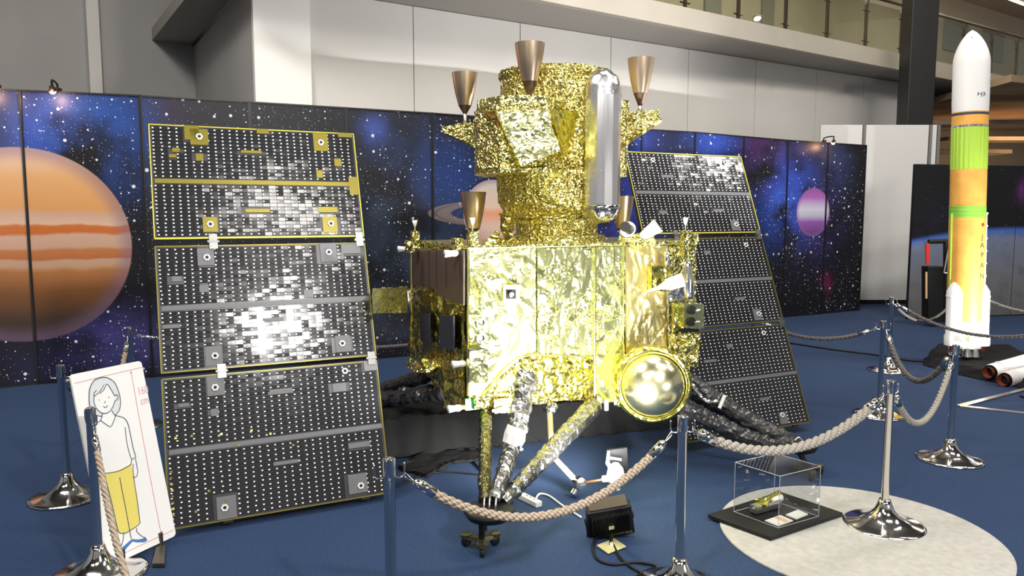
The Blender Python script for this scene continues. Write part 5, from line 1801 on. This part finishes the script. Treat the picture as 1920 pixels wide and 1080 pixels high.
# black cloth covered stand below the rocket
bm = B()
bs = [G(*q_) for q_ in ((1728, 685), (1790, 702), (1880, 722), (1960, 738), (1990, 690), (1880, 655), (1790, 650), (1745, 655))]
ctr_ = sum(bs, V()) / len(bs)
prism(bm, [p.copy() for p in bs], [ctr_.lerp(p, .86) + V((0, 0, .10)) for p in bs])
crumple(bm, .07, .05, 3.5, 171, (1, 1, 1), .3)
for v_ in bm.verts:
    if v_.co.z < .004: v_.co.z = .004
tag(obj('rocket_stand', bm, M['blackcloth'], loc=(ctr_.x, ctr_.y, 0), smooth=True), 'low stand under black cloth beneath the standing rocket', 'stand')
# loose boosters lying at the right edge
for k, (x0, y0, x1, y1, Y, lab) in enumerate(((1858, 697, 1960, 668, 7.5, 'white booster model lying on black cloth, upper of the pair'), (1885, 712, 1975, 690, 7.3, 'white booster model lying on black cloth, lower of the pair'))):
    a, b_ = P(x0, y0, Y), P(x1, y1, Y + .3)
    t = thing('booster_model', lab, 'rocket', (a.x, a.y, 0))
    ax = (b_ - a); ln = ax.length; ax.normalize()
    bm = B(); lathe(bm, [(.072, 0), (.078, .02), (.078, ln - .15), (.05, ln - .04), (0, ln)], a, ax, 28, False, False); lathe(bm, [(.082, .10), (.084, .12), (.082, .14)], a, ax, 28, False, False); obj('casing', bm, M['rocketwhite'], t, True, shade_angle=40)
    bm = B(); lathe(bm, [(.058, -.05), (.040, .03), (0, .03), (.052, -.048)][:3], a, ax, 24, False, False); obj('nozzle', bm, M['rednozzle'], t, True)
    bm = B(); lathe(bm, [(.066, .002), (.0, .004)], a, ax, 24, False, False); obj('end_plate', bm, M['black'], t)

# metal floor frame at the right edge
ff = thing('floor_frame', 'pointed frame of flat metal strips lying on the carpet at the right', 'frame', G(1800, 762))
for q0, q1, lab in (((1800, 763), (1935, 728), 'strip'), ((1800, 763), (1935, 778), 'strip')):
    a, b_ = G(*q0), G(*q1)
    d = (b_ - a).normalized(); s = V((-d.y, d.x, 0))
    bm = B(); slab(bm, [a - s * .03 + V((0, 0, .002)), b_ - s * .02 + V((0, 0, .002)), b_ + s * .02 + V((0, 0, .002)), a + s * .03 + V((0, 0, .002))], (0, 0, .012)); obj('metal_strip', bm, M['steel'], ff)

# black equipment trolley with a red flag behind the rocket, left
tr = thing('equipment_trolley', 'black trolley with a red side plate behind the rocket', 'trolley', G(1762, 604))
YT = G(1762, 604).y - .55
def eq(px, py, d=0): return P(px, py, YT + d)
bm = B(); slab(bm, [eq(1741, 604), eq(1772, 604), eq(1772, 500), eq(1741, 500)], (0, .2, 0)); obj('cabinet', bm, M['black'], tr, bevel=.01)
bm = B(); tube(bm, [eq(1741, 453), eq(1777, 452)], .035, 8); tube(bm, [eq(1775, 452), eq(1775, 604)], .05, 8); obj('frame', bm, M['black'], tr)
bm = B(); slab(bm, [eq(1737, 495, -.02), eq(1743, 495, -.02), eq(1743, 456, -.02), eq(1737, 456, -.02)], (0, .03, 0)); obj('red_plate', bm, M['red'], tr)
bm = B(); tube(bm, [eq(1780, 458, -.1), eq(1770, 512, -.1)], .012, 6); tube(bm, [eq(1770, 512, -.1), eq(1782, 512, -.1)], .010, 6); obj('metal_arm', bm, M['steel'], tr)
bm = B(); slab(bm, [eq(1736, 560, -.03), eq(1739, 560, -.03), eq(1739, 510, -.03), eq(1736, 510, -.03)], (0, .02, 0)); obj('wood_edge', bm, M['wood'], tr)
